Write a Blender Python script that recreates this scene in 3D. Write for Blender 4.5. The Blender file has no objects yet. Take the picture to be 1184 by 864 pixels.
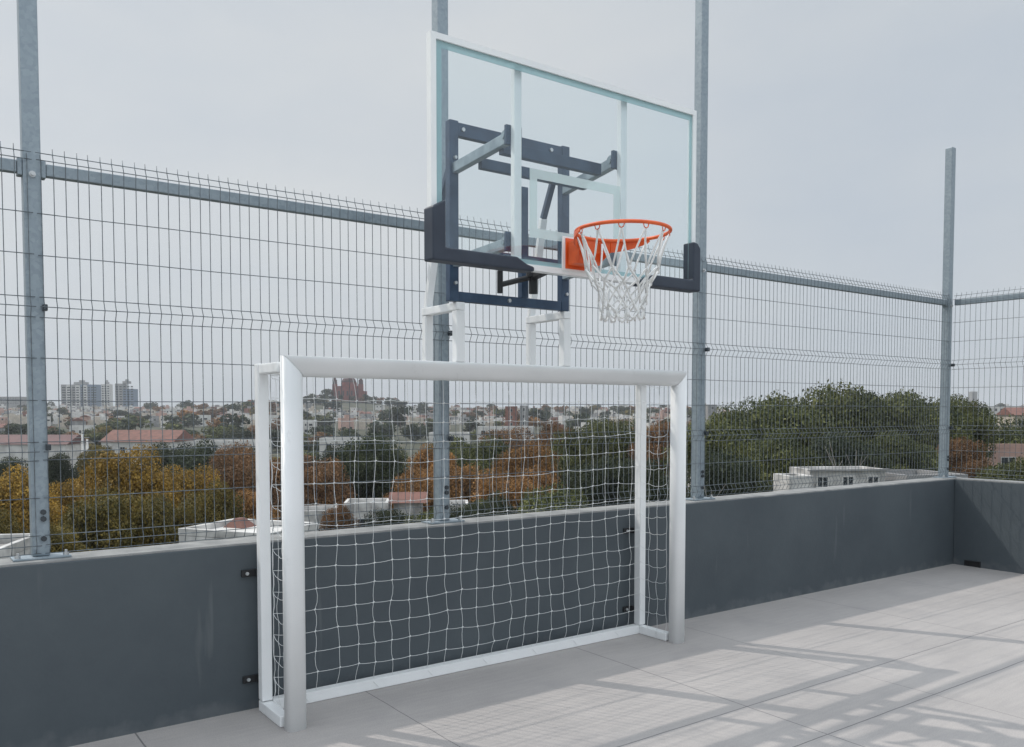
import bpy, bmesh, math, random
import numpy as np
from mathutils import Vector, Matrix, noise as mnoise

random.seed(7)
C = bpy.context.scene.collection
R = math.radians
sc = bpy.context.scene

# ------------------------------------------------------------------ camera
EYE = 1.7
AZ = R(54.0)                      # the court's long wall runs along +X
PITCH = math.atan(44 / 987.0)
cam = bpy.data.cameras.new('camera')
co = bpy.data.objects.new('camera', cam)
C.objects.link(co)
co.location = (0, 0, EYE)
co.rotation_euler = (math.pi / 2 - PITCH, 0, AZ - math.pi / 2)
cam.sensor_fit = 'HORIZONTAL'
cam.sensor_width = 36.0
cam.lens = 36.0 * 987.0 / 1184.0
cam.shift_y = (520 - 432) / 1184.0
cam.clip_start = 0.05
cam.clip_end = 9000
sc.camera = co


def at(px, d):
    """ground position d metres ahead of the viewpoint on the bearing of photo column px"""
    a = (px - 592.0) / 987.0
    return (math.cos(AZ) * d + math.sin(AZ) * a * d, math.sin(AZ) * d - math.cos(AZ) * a * d)


def zat(py, d):
    return EYE + (476.0 - py) / 987.0 * d


# ------------------------------------------------------------------ materials
def nt(m):
    return m.node_tree.nodes, m.node_tree.links


def mat(name, col, rough=0.6, metal=0.0, col2=None, scale=8.0, detail=4.0, bump=0.0, bscale=60.0, lo=0.4, hi=0.6,
        rvar=0.0, coords='Object', coat=0.0, spec=0.5):
    m = bpy.data.materials.new(name)
    m.use_nodes = True
    N, L = nt(m)
    b = N['Principled BSDF']
    b.inputs['Base Color'].default_value = (*col, 1)
    b.inputs['Roughness'].default_value = rough
    b.inputs['Metallic'].default_value = metal
    b.inputs['Specular IOR Level'].default_value = spec
    b.inputs['Coat Weight'].default_value = coat
    tc = N.new('ShaderNodeTexCoord')
    if col2 is not None:
        n = N.new('ShaderNodeTexNoise')
        n.inputs['Scale'].default_value = scale
        n.inputs['Detail'].default_value = detail
        L.new(tc.outputs[coords], n.inputs['Vector'])
        r = N.new('ShaderNodeValToRGB')
        r.color_ramp.elements[0].position = lo
        r.color_ramp.elements[1].position = hi
        r.color_ramp.elements[0].color = (*col, 1)
        r.color_ramp.elements[1].color = (*col2, 1)
        L.new(n.outputs['Fac'], r.inputs['Fac'])
        L.new(r.outputs['Color'], b.inputs['Base Color'])
        if rvar:
            mp = N.new('ShaderNodeMapRange')
            mp.inputs['To Min'].default_value = rough - rvar
            mp.inputs['To Max'].default_value = rough + rvar
            L.new(n.outputs['Fac'], mp.inputs['Value'])
            L.new(mp.outputs['Result'], b.inputs['Roughness'])
    if bump:
        n2 = N.new('ShaderNodeTexNoise')
        n2.inputs['Scale'].default_value = bscale
        n2.inputs['Detail'].default_value = 5
        L.new(tc.outputs[coords], n2.inputs['Vector'])
        bp = N.new('ShaderNodeBump')
        bp.inputs['Strength'].default_value = bump
        bp.inputs['Distance'].default_value = 0.01
        L.new(n2.outputs['Fac'], bp.inputs['Height'])
        L.new(bp.outputs['Normal'], b.inputs['Normal'])
    return m


def galv(name, a, b_, rough=0.5):
    m = mat(name, a, rough, 0.55)
    N, L = nt(m)
    b = N['Principled BSDF']
    tc = N.new('ShaderNodeTexCoord')
    v = N.new('ShaderNodeTexVoronoi')
    v.inputs['Scale'].default_value = 55
    n = N.new('ShaderNodeTexNoise')
    n.inputs['Scale'].default_value = 5
    n.inputs['Detail'].default_value = 6
    L.new(tc.outputs['Object'], v.inputs['Vector'])
    L.new(tc.outputs['Object'], n.inputs['Vector'])
    bw = N.new('ShaderNodeRGBToBW')
    L.new(v.outputs['Color'], bw.inputs['Color'])
    mx = N.new('ShaderNodeMix')
    mx.inputs['Factor'].default_value = 0.55
    L.new(bw.outputs['Val'], mx.inputs['A'])
    L.new(n.outputs['Fac'], mx.inputs['B'])
    r = N.new('ShaderNodeValToRGB')
    r.color_ramp.elements[0].position = 0.15
    r.color_ramp.elements[1].position = 0.85
    r.color_ramp.elements[0].color = (*a, 1)
    r.color_ramp.elements[1].color = (*b_, 1)
    L.new(mx.outputs['Result'], r.inputs['Fac'])
    L.new(r.outputs['Color'], b.inputs['Base Color'])
    mp = N.new('ShaderNodeMapRange')
    mp.inputs['To Min'].default_value = rough - 0.12
    mp.inputs['To Max'].default_value = rough + 0.15
    L.new(mx.outputs['Result'], mp.inputs['Value'])
    L.new(mp.outputs['Result'], b.inputs['Roughness'])
    return m


M_galv = galv('galvanised_steel', (0.23, 0.28, 0.32), (0.36, 0.42, 0.46))
M_wire = mat('galvanised_wire', (0.13, 0.15, 0.165), 0.5, 0.5, col2=(0.20, 0.23, 0.25), scale=30)
M_bolt = mat('dark_bolt_steel', (0.07, 0.08, 0.09), 0.45, 0.7)
M_zincbolt = mat('zinc_bolt', (0.55, 0.57, 0.58), 0.35, 0.7)
M_white = mat('white_powder_coat', (0.82, 0.84, 0.845), 0.40, 0, col2=(0.86, 0.875, 0.88), scale=3, bump=0.03, bscale=220)
def scuffs(m, col, scale, lo, hi, amt):
    N, L = nt(m)
    b = N['Principled BSDF']
    src = b.inputs['Base Color'].links[0].from_socket
    tc = N.new('ShaderNodeTexCoord')
    mp = N.new('ShaderNodeMapping'); mp.inputs['Scale'].default_value = (1, 1, 0.5)
    L.new(tc.outputs['Object'], mp.inputs['Vector'])
    n = N.new('ShaderNodeTexNoise'); n.inputs['Scale'].default_value = scale; n.inputs['Detail'].default_value = 9
    n.inputs['Roughness'].default_value = .72
    L.new(mp.outputs[0], n.inputs['Vector'])
    r = N.new('ShaderNodeMapRange'); r.inputs['From Min'].default_value = lo; r.inputs['From Max'].default_value = hi
    r.inputs['To Max'].default_value = amt
    L.new(n.outputs['Fac'], r.inputs['Value'])
    mx = N.new('ShaderNodeMix'); mx.data_type = 'RGBA'
    L.new(r.outputs[0], mx.inputs['Factor']); L.new(src, mx.inputs['A']); mx.inputs['B'].default_value = (*col, 1)
    L.new(mx.outputs['Result'], b.inputs['Base Color'])


scuffs(M_white, (0.42, 0.42, 0.41), 9, .62, .74, .30)
M_rope = mat('white_net_cord', (0.72, 0.74, 0.74), 0.85, 0)
M_bnet = mat('white_braided_cord', (0.88, 0.89, 0.88), 0.85, 0, bump=0.5, bscale=500)
M_navy = mat('dark_navy_steel', (0.026, 0.052, 0.098), 0.36, 0.1, col2=(0.040, 0.074, 0.130), scale=12, rvar=0.08)
M_pad = mat('navy_pad_rubber', (0.022, 0.032, 0.052), 0.5, 0, col2=(0.032, 0.044, 0.066), scale=6, bump=0.05, bscale=300)
M_alu = mat('aluminium', (0.82, 0.85, 0.86), 0.40, 0.0, col2=(0.86, 0.89, 0.89), scale=4)
M_arm = mat('grey_steel_arm', (0.24, 0.30, 0.34), 0.4, 0.4, col2=(0.34, 0.41, 0.45), scale=9)
M_orange = mat('orange_rim_paint', (0.82, 0.125, 0.020), 0.42, 0, col2=(0.70, 0.098, 0.017), scale=14, coat=0.15)
M_black = mat('black_plastic', (0.015, 0.016, 0.018), 0.5)
M_hole = mat('drain_hole_shade', (0.012, 0.012, 0.013), 0.7)  # flat black colour stands for the shade inside the drain opening


def wall_mat():
    m = mat('slate_grey_wall_paint', (0.07, 0.088, 0.104), 0.62, 0, bump=0.12, bscale=45)
    N, L = nt(m)
    b = N['Principled BSDF']
    tc = N.new('ShaderNodeTexCoord')
    n = N.new('ShaderNodeTexNoise'); n.inputs['Scale'].default_value = 1.3; n.inputs['Detail'].default_value = 7
    n.inputs['Roughness'].default_value = 0.65
    L.new(tc.outputs['Object'], n.inputs['Vector'])
    r = N.new('ShaderNodeValToRGB')
    r.color_ramp.elements[0].position = 0.3; r.color_ramp.elements[1].position = 0.72
    r.color_ramp.elements[0].color = (0.054, 0.068, 0.080, 1); r.color_ramp.elements[1].color = (0.078, 0.096, 0.108, 1)
    L.new(n.outputs['Fac'], r.inputs['Fac'])
    # pale run marks: noise stretched down the wall
    mp = N.new('ShaderNodeMapping'); mp.inputs['Scale'].default_value = (5.5, 5.5, 0.55)
    L.new(tc.outputs['Object'], mp.inputs['Vector'])
    n2 = N.new('ShaderNodeTexNoise'); n2.inputs['Scale'].default_value = 1.6; n2.inputs['Detail'].default_value = 3
    L.new(mp.outputs['Vector'], n2.inputs['Vector'])
    r2 = N.new('ShaderNodeValToRGB')
    r2.color_ramp.elements[0].position = 0.66; r2.color_ramp.elements[1].position = 0.80
    r2.color_ramp.elements[0].color = (0, 0, 0, 1); r2.color_ramp.elements[1].color = (0.45, 0.45, 0.45, 1)
    L.new(n2.outputs['Fac'], r2.inputs['Fac'])
    mx = N.new('ShaderNodeMix'); mx.data_type = 'RGBA'
    L.new(r2.outputs['Color'], mx.inputs['Factor'])
    L.new(r.outputs['Color'], mx.inputs['A'])
    mx.inputs['B'].default_value = (0.20, 0.215, 0.22, 1)
    # dusty scuffs near the floor
    sx = N.new('ShaderNodeSeparateXYZ'); L.new(tc.outputs['Object'], sx.inputs['Vector'])
    n3 = N.new('ShaderNodeTexNoise'); n3.inputs['Scale'].default_value = 9; n3.inputs['Detail'].default_value = 6
    L.new(tc.outputs['Object'], n3.inputs['Vector'])
    ma = N.new('ShaderNodeMath'); ma.operation = 'MULTIPLY_ADD'
    L.new(n3.outputs['Fac'], ma.inputs[0]); ma.inputs[1].default_value = 0.30; ma.inputs[2].default_value = -0.10
    mr = N.new('ShaderNodeMath'); mr.operation = 'SUBTRACT'
    L.new(ma.outputs[0], mr.inputs[0]); L.new(sx.outputs['Z'], mr.inputs[1])
    mg = N.new('ShaderNodeMapRange'); mg.inputs['From Min'].default_value = -0.02; mg.inputs['From Max'].default_value = 0.06
    mg.inputs['To Max'].default_value = 0.30
    L.new(mr.outputs[0], mg.inputs['Value'])
    mx2 = N.new('ShaderNodeMix'); mx2.data_type = 'RGBA'
    L.new(mg.outputs['Result'], mx2.inputs['Factor'])
    L.new(mx.outputs['Result'], mx2.inputs['A'])
    mx2.inputs['B'].default_value = (0.19, 0.20, 0.21, 1)
    L.new(mx2.outputs['Result'], b.inputs['Base Color'])
    return m


M_wall = wall_mat()
M_coping = mat('bare_cement_coping', (0.19, 0.198, 0.20), 0.85, 0, col2=(0.33, 0.332, 0.325), scale=7, detail=8, bump=0.3, bscale=90, lo=0.3, hi=0.7)


def floor_mat():
    m = mat('pale_screed_floor', (0.4, 0.4, 0.4), 0.72, 0, bump=0.10, bscale=70)
    N, L = nt(m)
    b = N['Principled BSDF']
    tc = N.new('ShaderNodeTexCoord')
    n = N.new('ShaderNodeTexNoise'); n.inputs['Scale'].default_value = 0.9; n.inputs['Detail'].default_value = 9
    n.inputs['Roughness'].default_value = 0.62
    L.new(tc.outputs['Object'], n.inputs['Vector'])
    r = N.new('ShaderNodeValToRGB')
    r.color_ramp.elements[0].position = 0.28; r.color_ramp.elements[1].position = 0.75
    r.color_ramp.elements[0].color = (0.340, 0.323, 0.314, 1); r.color_ramp.elements[1].color = (0.442, 0.418, 0.402, 1)
    L.new(n.outputs['Fac'], r.inputs['Fac'])
    # brushed streaks along X
    mp = N.new('ShaderNodeMapping'); mp.inputs['Scale'].default_value = (1.2, 14, 1)
    L.new(tc.outputs['Object'], mp.inputs['Vector'])
    n2 = N.new('ShaderNodeTexNoise'); n2.inputs['Scale'].default_value = 2.5; n2.inputs['Detail'].default_value = 6
    L.new(mp.outputs['Vector'], n2.inputs['Vector'])
    r2 = N.new('ShaderNodeValToRGB')
    r2.color_ramp.elements[0].position = 0.3; r2.color_ramp.elements[1].position = 0.7
    r2.color_ramp.elements[0].color = (0.94, 0.94, 0.95, 1); r2.color_ramp.elements[1].color = (1.04, 1.035, 1.03, 1)
    L.new(n2.outputs['Fac'], r2.inputs['Fac'])
    mu = N.new('ShaderNodeMix'); mu.data_type = 'RGBA'; mu.blend_type = 'MULTIPLY'; mu.inputs['Factor'].default_value = 1
    L.new(r.outputs['Color'], mu.inputs['A']); L.new(r2.outputs['Color'], mu.inputs['B'])
    ng = N.new('ShaderNodeTexNoise'); ng.inputs['Scale'].default_value = 140; ng.inputs['Detail'].default_value = 3
    L.new(tc.outputs['Object'], ng.inputs['Vector'])
    rg_ = N.new('ShaderNodeValToRGB')
    rg_.color_ramp.elements[0].position = 0.25; rg_.color_ramp.elements[1].position = 0.75
    rg_.color_ramp.elements[0].color = (0.82, 0.82, 0.83, 1); rg_.color_ramp.elements[1].color = (1.10, 1.10, 1.09, 1)
    L.new(ng.outputs['Fac'], rg_.inputs['Fac'])
    mg_ = N.new('ShaderNodeMix'); mg_.data_type = 'RGBA'; mg_.blend_type = 'MULTIPLY'; mg_.inputs['Factor'].default_value = 1
    L.new(mu.outputs['Result'], mg_.inputs['A']); L.new(rg_.outputs['Color'], mg_.inputs['B'])
    mu = mg_
    # saw-cut joints
    sx = N.new('ShaderNodeSeparateXYZ'); L.new(tc.outputs['Object'], sx.inputs['Vector'])
    nw = N.new('ShaderNodeTexNoise'); nw.inputs['Scale'].default_value = 3; nw.inputs['Detail'].default_value = 4
    L.new(tc.outputs['Object'], nw.inputs['Vector'])

    def joint(axis, v, w):
        s = N.new('ShaderNodeMath'); s.operation = 'MULTIPLY_ADD'
        L.new(nw.outputs['Fac'], s.inputs[0]); s.inputs[1].default_value = 0.012
        L.new(sx.outputs[axis], s.inputs[2])
        c = N.new('ShaderNodeMath'); c.operation = 'COMPARE'
        L.new(s.outputs[0], c.inputs[0]); c.inputs[1].default_value = v; c.inputs[2].default_value = w * 1.1
        return c.outputs[0]
    acc = None
    for ax, v, w in [('X', -1.3, .003), ('X', 1.0, .004), ('X', 2.29, .0025), ('X', 3.95, .003), ('X', 5.03, .002), ('X', 6.72, .0025),
                     ('X', 8.2, .002), ('Y', 3.13, .0032), ('Y', 2.605, .0035), ('Y', 1.2, .003), ('Y', -1.2, .003)]:
        j = joint(ax, v + .006, w)
        if acc is None:
            acc = j
        else:
            q = N.new('ShaderNodeMath'); q.operation = 'MAXIMUM'
            L.new(acc, q.inputs[0]); L.new(j, q.inputs[1]); acc = q.outputs[0]
    # damp-looking old stains with soft edges
    n5 = N.new('ShaderNodeTexNoise'); n5.inputs['Scale'].default_value = 1.7; n5.inputs['Detail'].default_value = 10
    n5.inputs['Roughness'].default_value = 0.6; n5.inputs['Distortion'].default_value = 0.6
    L.new(tc.outputs['Object'], n5.inputs['Vector'])
    r5 = N.new('ShaderNodeMapRange'); r5.inputs['From Min'].default_value = 0.54; r5.inputs['From Max'].default_value = 0.70
    r5.inputs['To Max'].default_value = 0.34
    L.new(n5.outputs['Fac'], r5.inputs['Value'])
    mu0 = mu
    mu = N.new('ShaderNodeMix'); mu.data_type = 'RGBA'
    L.new(r5.outputs[0], mu.inputs['Factor']); L.new(mu0.outputs['Result'], mu.inputs['A'])
    mu.inputs['B'].default_value = (0.275, 0.266, 0.268, 1)
    # small dark scuffs
    n4 = N.new('ShaderNodeTexNoise'); n4.inputs['Scale'].default_value = 7; n4.inputs['Detail'].default_value = 8
    n4.inputs['Roughness'].default_value = 0.7
    L.new(tc.outputs['Object'], n4.inputs['Vector'])
    r4 = N.new('ShaderNodeValToRGB')
    r4.color_ramp.elements[0].position = 0.70; r4.color_ramp.elements[1].position = 0.78
    r4.color_ramp.elements[0].color = (0, 0, 0, 1); r4.color_ramp.elements[1].color = (0.5, 0.5, 0.5, 1)
    L.new(n4.outputs['Fac'], r4.inputs['Fac'])
    q = N.new('ShaderNodeMath'); q.operation = 'MAXIMUM'
    L.new(acc, q.inputs[0]); L.new(r4.outputs['Color'], q.inputs[1])
    mj = N.new('ShaderNodeMath'); mj.operation = 'MULTIPLY'; mj.inputs[1].default_value = 0.80
    L.new(q.outputs[0], mj.inputs[0])
    mx = N.new('ShaderNodeMix'); mx.data_type = 'RGBA'
    L.new(mj.outputs[0], mx.inputs['Factor'])
    L.new(mu.outputs['Result'], mx.inputs['A'])
    mx.inputs['B'].default_value = (0.10, 0.10, 0.105, 1)
    L.new(mx.outputs['Result'], b.inputs['Base Color'])
    return m


M_floor = floor_mat()


def glass_mat(name, tint, gloss=1.0, rough=0.02):
    m = bpy.data.materials.new(name)
    m.use_nodes = True
    N, L = nt(m)
    N.remove(N['Principled BSDF'])
    out = N['Material Output']
    t = N.new('ShaderNodeBsdfTransparent'); t.inputs['Color'].default_value = (*tint, 1)
    g = N.new('ShaderNodeBsdfGlossy'); g.inputs['Roughness'].default_value = rough
    g.inputs['Color'].default_value = (0.95, 1, 1, 1)
    f = N.new('ShaderNodeFresnel'); f.inputs['IOR'].default_value = 1.45
    k = N.new('ShaderNodeMath'); k.operation = 'MULTIPLY'; k.inputs[1].default_value = gloss
    gm = N.new('ShaderNodeNewGeometry')
    inv = N.new('ShaderNodeMath'); inv.operation = 'SUBTRACT'; inv.inputs[0].default_value = 1.0
    L.new(gm.outputs['Backfacing'], inv.inputs[1])
    k2 = N.new('ShaderNodeMath'); k2.operation = 'MULTIPLY'
    L.new(f.outputs[0], k2.inputs[0]); L.new(inv.outputs[0], k2.inputs[1])
    L.new(k2.outputs[0], k.inputs[0])
    mx = N.new('ShaderNodeMixShader')
    L.new(k.outputs[0], mx.inputs[0]); L.new(t.outputs[0], mx.inputs[1]); L.new(g.outputs[0], mx.inputs[2])
    L.new(mx.outputs[0], out.inputs['Surface'])
    return m


M_glass = glass_mat('clear_glass', (0.942, 0.970, 0.977), 1.8)


def film_mat(name, col, alpha):
    m = bpy.data.materials.new(name)
    m.use_nodes = True
    N, L = nt(m)
    b = N['Principled BSDF']
    b.inputs['Base Color'].default_value = (*col, 1)
    b.inputs['Roughness'].default_value = 0.35
    t = N.new('ShaderNodeBsdfTransparent'); t.inputs['Color'].default_value = (0.85, 0.96, 0.97, 1)
    mx = N.new('ShaderNodeMixShader'); mx.inputs[0].default_value = alpha
    L.new(t.outputs[0], mx.inputs[1]); L.new(b.outputs[0], mx.inputs[2])
    L.new(mx.outputs[0], N['Material Output'].inputs['Surface'])
    return m


M_border = film_mat('pale_teal_border_print', (0.42, 0.60, 0.63), 0.55)
M_target = film_mat('white_target_print', (0.74, 0.84, 0.84), 0.62)


def leaf_mat(name, a, b_, c_=None, scale=1.6, trans=0.25):
    m = bpy.data.materials.new(name)
    m.use_nodes = True
    N, L = nt(m)
    b = N['Principled BSDF']
    b.inputs['Roughness'].default_value = 0.65
    b.inputs['Specular IOR Level'].default_value = 0.25
    tc = N.new('ShaderNodeTexCoord')
    n = N.new('ShaderNodeTexNoise'); n.inputs['Scale'].default_value = scale; n.inputs['Detail'].default_value = 5
    oi = N.new('ShaderNodeObjectInfo')
    ad = N.new('ShaderNodeVectorMath'); ad.operation = 'ADD'
    L.new(tc.outputs['Object'], ad.inputs[0]); L.new(oi.outputs['Random'], ad.inputs[1])
    L.new(ad.outputs[0], n.inputs['Vector'])
    g = N.new('ShaderNodeNewGeometry')
    w = N.new('ShaderNodeMath'); w.operation = 'MULTIPLY_ADD'; w.inputs[1].default_value = 0.34; w.inputs[2].default_value = -0.17
    L.new(g.outputs['Random Per Island'], w.inputs[0])
    s = N.new('ShaderNodeMath'); s.operation = 'ADD'
    L.new(n.outputs['Fac'], s.inputs[0]); L.new(w.outputs[0], s.inputs[1])
    r = N.new('ShaderNodeValToRGB')
    r.color_ramp.elements[0].position = 0.28; r.color_ramp.elements[1].position = 0.72
    r.color_ramp.elements[0].color = (*a, 1); r.color_ramp.elements[1].color = (*b_, 1)
    if c_:
        e = r.color_ramp.elements.new(0.5); e.color = (*c_, 1)
    L.new(s.outputs[0], r.inputs['Fac'])
    hv = N.new('ShaderNodeHueSaturation')
    mr = N.new('ShaderNodeMapRange'); mr.inputs['To Min'].default_value = 0.78; mr.inputs['To Max'].default_value = 1.22
    L.new(oi.outputs['Random'], mr.inputs['Value']); L.new(mr.outputs['Result'], hv.inputs['Value'])
    L.new(r.outputs['Color'], hv.inputs['Color'])
    L.new(hv.outputs['Color'], b.inputs['Base Color'])
    t = N.new('ShaderNodeBsdfTranslucent'); L.new(hv.outputs['Color'], t.inputs['Color'])
    mx = N.new('ShaderNodeMixShader'); mx.inputs[0].default_value = trans
    L.new(b.outputs[0], mx.inputs[1]); L.new(t.outputs[0], mx.inputs[2])
    L.new(mx.outputs[0], N['Material Output'].inputs['Surface'])
    return m


LEAF = {
    'gold': leaf_mat('gold_leaves', (0.115, 0.085, 0.026), (0.47, 0.300, 0.062), (0.30, 0.190, 0.042)),
    'olive': leaf_mat('olive_leaves', (0.065, 0.062, 0.020), (0.24, 0.180, 0.042), (0.135, 0.110, 0.030)),
    'orange': leaf_mat('orange_leaves', (0.105, 0.066, 0.030), (0.40, 0.215, 0.072), (0.27, 0.142, 0.052)),
    'rust': leaf_mat('rust_leaves', (0.085, 0.056, 0.032), (0.27, 0.150, 0.070), (0.18, 0.100, 0.050)),
    'green': leaf_mat('green_leaves', (0.030, 0.042, 0.020), (0.185, 0.195, 0.068), (0.090, 0.104, 0.040)),
    'dark': leaf_mat('dark_green_leaves', (0.020, 0.032, 0.020), (0.080, 0.095, 0.046), (0.042, 0.056, 0.032)),
}
M_bark = mat('bark', (0.09, 0.075, 0.06), 0.9, 0, col2=(0.16, 0.14, 0.12), scale=20)
M_palebark = mat('pale_bark', (0.20, 0.185, 0.165), 0.9, 0, col2=(0.28, 0.26, 0.23), scale=20)

# ------------------------------------------------------------------ mesh helpers


def obj(name, bm, m=None, parent=None, smooth=False):
    me = bpy.data.meshes.new(name)
    if isinstance(bm, tuple):
        me.from_pydata(bm[0], [], bm[1])
    else:
        bm.to_mesh(me)
        bm.free()
    ms = m if isinstance(m, (list, tuple)) else [m]
    for x in ms:
        if x:
            me.materials.append(x)
    if smooth:
        for p in me.polygons:
            p.use_smooth = True
    o = bpy.data.objects.new(name, me)
    C.objects.link(o)
    if parent:
        o.parent = parent
    return o


def tag(o, label=None, cat=None, group=None, kind=None):
    if label: o['label'] = label
    if cat: o['category'] = cat
    if group: o['group'] = group
    if kind: o['kind'] = kind
    return o


def thing(name, label, cat, loc=(0, 0, 0), rz=0, group=None):
    o = bpy.data.objects.new(name, None)
    C.objects.link(o)
    o.location = loc
    o.rotation_euler = (0, 0, rz)
    o.empty_display_size = 0.2
    return tag(o, label, cat, group)


def NB():
    return bmesh.new()


def box(bm, x0, x1, y0, y1, z0, z1, mi=0, bev=0.0):
    t = bmesh.new()
    vs = [t.verts.new(p) for p in [(x0, y0, z0), (x1, y0, z0), (x1, y1, z0), (x0, y1, z0), (x0, y0, z1), (x1, y0, z1), (x1, y1, z1), (x0, y1, z1)]]
    for f in [(3, 2, 1, 0), (4, 5, 6, 7), (0, 1, 5, 4), (1, 2, 6, 5), (2, 3, 7, 6), (3, 0, 4, 7)]:
        t.faces.new([vs[i] for i in f])
    if bev:
        bmesh.ops.bevel(t, geom=t.edges[:], offset=bev, segments=2, profile=0.6, affect='EDGES')
    merge(bm, t, mi)
    return bm


def merge(bm, t, mi=0, mtx=None):
    mp = {}
    for v in t.verts:
        mp[v] = bm.verts.new(mtx @ v.co if mtx else v.co)
    for f in t.faces:
        try:
            nf = bm.faces.new([mp[v] for v in f.verts])
            nf.material_index = mi
            nf.smooth = f.smooth
        except ValueError:
            pass
    t.free()


def bar(bm, a, b, w, h, bev=0.003, upv=(0, 0, 1)):
    """rectangular bar from a to b: w sideways, h along up"""
    a, b = Vector(a), Vector(b)
    d = b - a
    L = d.length
    d.normalize()
    u = Vector(upv)
    if abs(d.dot(u)) > 0.98:
        u = Vector((0, 1, 0))
    s = d.cross(u).normalized()
    u = s.cross(d).normalized()
    t = bmesh.new()
    box(t, 0, L, -w / 2, w / 2, -h / 2, h / 2, bev=bev)
    mtx = Matrix(((d.x, s.x, u.x, a.x), (d.y, s.y, u.y, a.y), (d.z, s.z, u.z, a.z), (0, 0, 0, 1)))
    merge(bm, t, 0, mtx)
    bmesh.ops.recalc_face_normals(bm, faces=bm.faces[:])
    return bm


def tube(V, F, pts, r, n=6, closed=False, caps=True, r1=None):
    """append a swept tube to vertex / face lists"""
    pts = [Vector(p) for p in pts]
    k = len(pts)
    base = len(V)
    ref = None
    for i, p in enumerate(pts):
        if closed:
            d = (pts[(i + 1) % k] - pts[i - 1])
        else:
            d = pts[min(i + 1, k - 1)] - pts[max(i - 1, 0)]
        d.normalize()
        if ref is None:
            ref = d.orthogonal().normalized()
        ref = (ref - d * ref.dot(d)).normalized()
        s = d.cross(ref)
        rr = r if r1 is None else r + (r1 - r) * i / max(1, k - 1)
        for j in range(n):
            a = 2 * math.pi * j / n
            V.append(tuple(p + (ref * math.cos(a) + s * math.sin(a)) * rr))
    for i in range(k if closed else k - 1):
        i2 = (i + 1) % k
        for j in range(n):
            j2 = (j + 1) % n
            F.append((base + i * n + j, base + i * n + j2, base + i2 * n + j2, base + i2 * n + j))
    if caps and not closed:
        F.append(tuple(base + j for j in reversed(range(n))))
        F.append(tuple(base + (k - 1) * n + j for j in range(n)))


def cyl(bm, a, b, r, n=16):
    V, F = [], []
    tube(V, F, [a, b], r, n)
    t = bmesh.new()
    vs = [t.verts.new(v) for v in V]
    for f in F:
        t.faces.new([vs[i] for i in f])
    merge(bm, t)
    return bm


# ------------------------------------------------------------------ setting: terrace, ground
WY, WX = 4.77, 9.55          # inner faces of the long wall and of the end wall
fl = NB()
box(fl, -9, WX + 0.2, -9, WY + 0.2, -0.35, 0)
tag(obj('terrace_floor', fl, M_floor), kind='structure')


def terrain(x, y):
    d = x * math.cos(AZ) + y * math.sin(AZ)
    lat = (x * math.sin(AZ) - y * math.cos(AZ))
    ks = [(-9000, -14), (120, -14), (250, -13), (400, -10.5), (600, -7), (800, -3.0), (1000, 1.8), (1150, 2.5), (1500, -8), (9000, -30)]
    z = ks[-1][1]
    for (d0, z0), (d1, z1) in zip(ks, ks[1:]):
        if d0 <= d <= d1:
            t = (d - d0) / (d1 - d0)
            t = t * t * (3 - 2 * t)
            z = z0 + (z1 - z0) * t
            break
    if d > 200:
        w = min(1, (d - 200) / 400)
        z += w * 2.2 * mnoise.noise(Vector((x / 140.0, y / 140.0, 0.3)))
        hx = (400 - 592) / 987.0 * 900
        z += 12.5 * math.exp(-((d - 900) / 150) ** 2 - ((lat - hx) / 62) ** 2)
        hx = (300 - 592) / 987.0 * 800
        z += 4.5 * math.exp(-((d - 800) / 130) ** 2 - ((lat - hx) / 60) ** 2)
    return z


def terrain_mesh():
    V, F = [], []
    rs = [0, 20, 60, 110, 160, 220] + list(range(260, 1300, 26)) + [1350, 1500, 1800, 2400, 3200, 4200]
    NA = 220
    for r in rs:
        for k in range(NA):
            a = 2 * math.pi * k / NA
            x, y = r * math.cos(a), r * math.sin(a)
            V.append((x, y, terrain(x, y)))
    for i in range(len(rs) - 1):
        for k in range(NA):
            k2 = (k + 1) % NA
            F.append((i * NA + k, (i + 1) * NA + k, (i + 1) * NA + k2, i * NA + k2))
    return V, F


def ground_mat():
    m = mat('city_ground', (0.05, 0.055, 0.035), 0.95)
    N, L = nt(m)
    b = N['Principled BSDF']
    tc = N.new('ShaderNodeTexCoord')
    n = N.new('ShaderNodeTexNoise'); n.inputs['Scale'].default_value = 0.11; n.inputs['Detail'].default_value = 10
    n.inputs['Roughness'].default_value = 0.7
    L.new(tc.outputs['Object'], n.inputs['Vector'])
    r = N.new('ShaderNodeValToRGB')
    cr = r.color_ramp
    cr.elements[0].position = 0.3; cr.elements[0].color = (0.022, 0.032, 0.02, 1)
    cr.elements[1].position = 0.75; cr.elements[1].color = (0.16, 0.13, 0.10, 1)
    e = cr.elements.new(0.52); e.color = (0.05, 0.055, 0.032, 1)
    L.new(n.outputs['Fac'], r.inputs['Fac'])
    L.new(r.outputs['Color'], b.inputs['Base Color'])
    return m


tag(obj('terrain', terrain_mesh(), ground_mat(), smooth=True), kind='structure')

# parapet walls
def parapet(name, label, x0, x1, y0, y1):
    t = thing(name, label, 'wall', ((x0 + x1) / 2, (y0 + y1) / 2, 0))
    cx, cy = t.location.x, t.location.y
    b = NB(); box(b, x0 - cx, x1 - cx, y0 - cy, y1 - cy, -0.3, 0.945, bev=0.006)
    obj('wall_body', b, M_wall, t)
    c = NB(); box(c, x0 - cx + 0.004, x1 - cx - 0.004, y0 - cy + 0.006, y1 - cy - 0.004, 0.942, 0.957, bev=0.004)
    o = obj('coping', c, M_coping, t)
    return t


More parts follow.
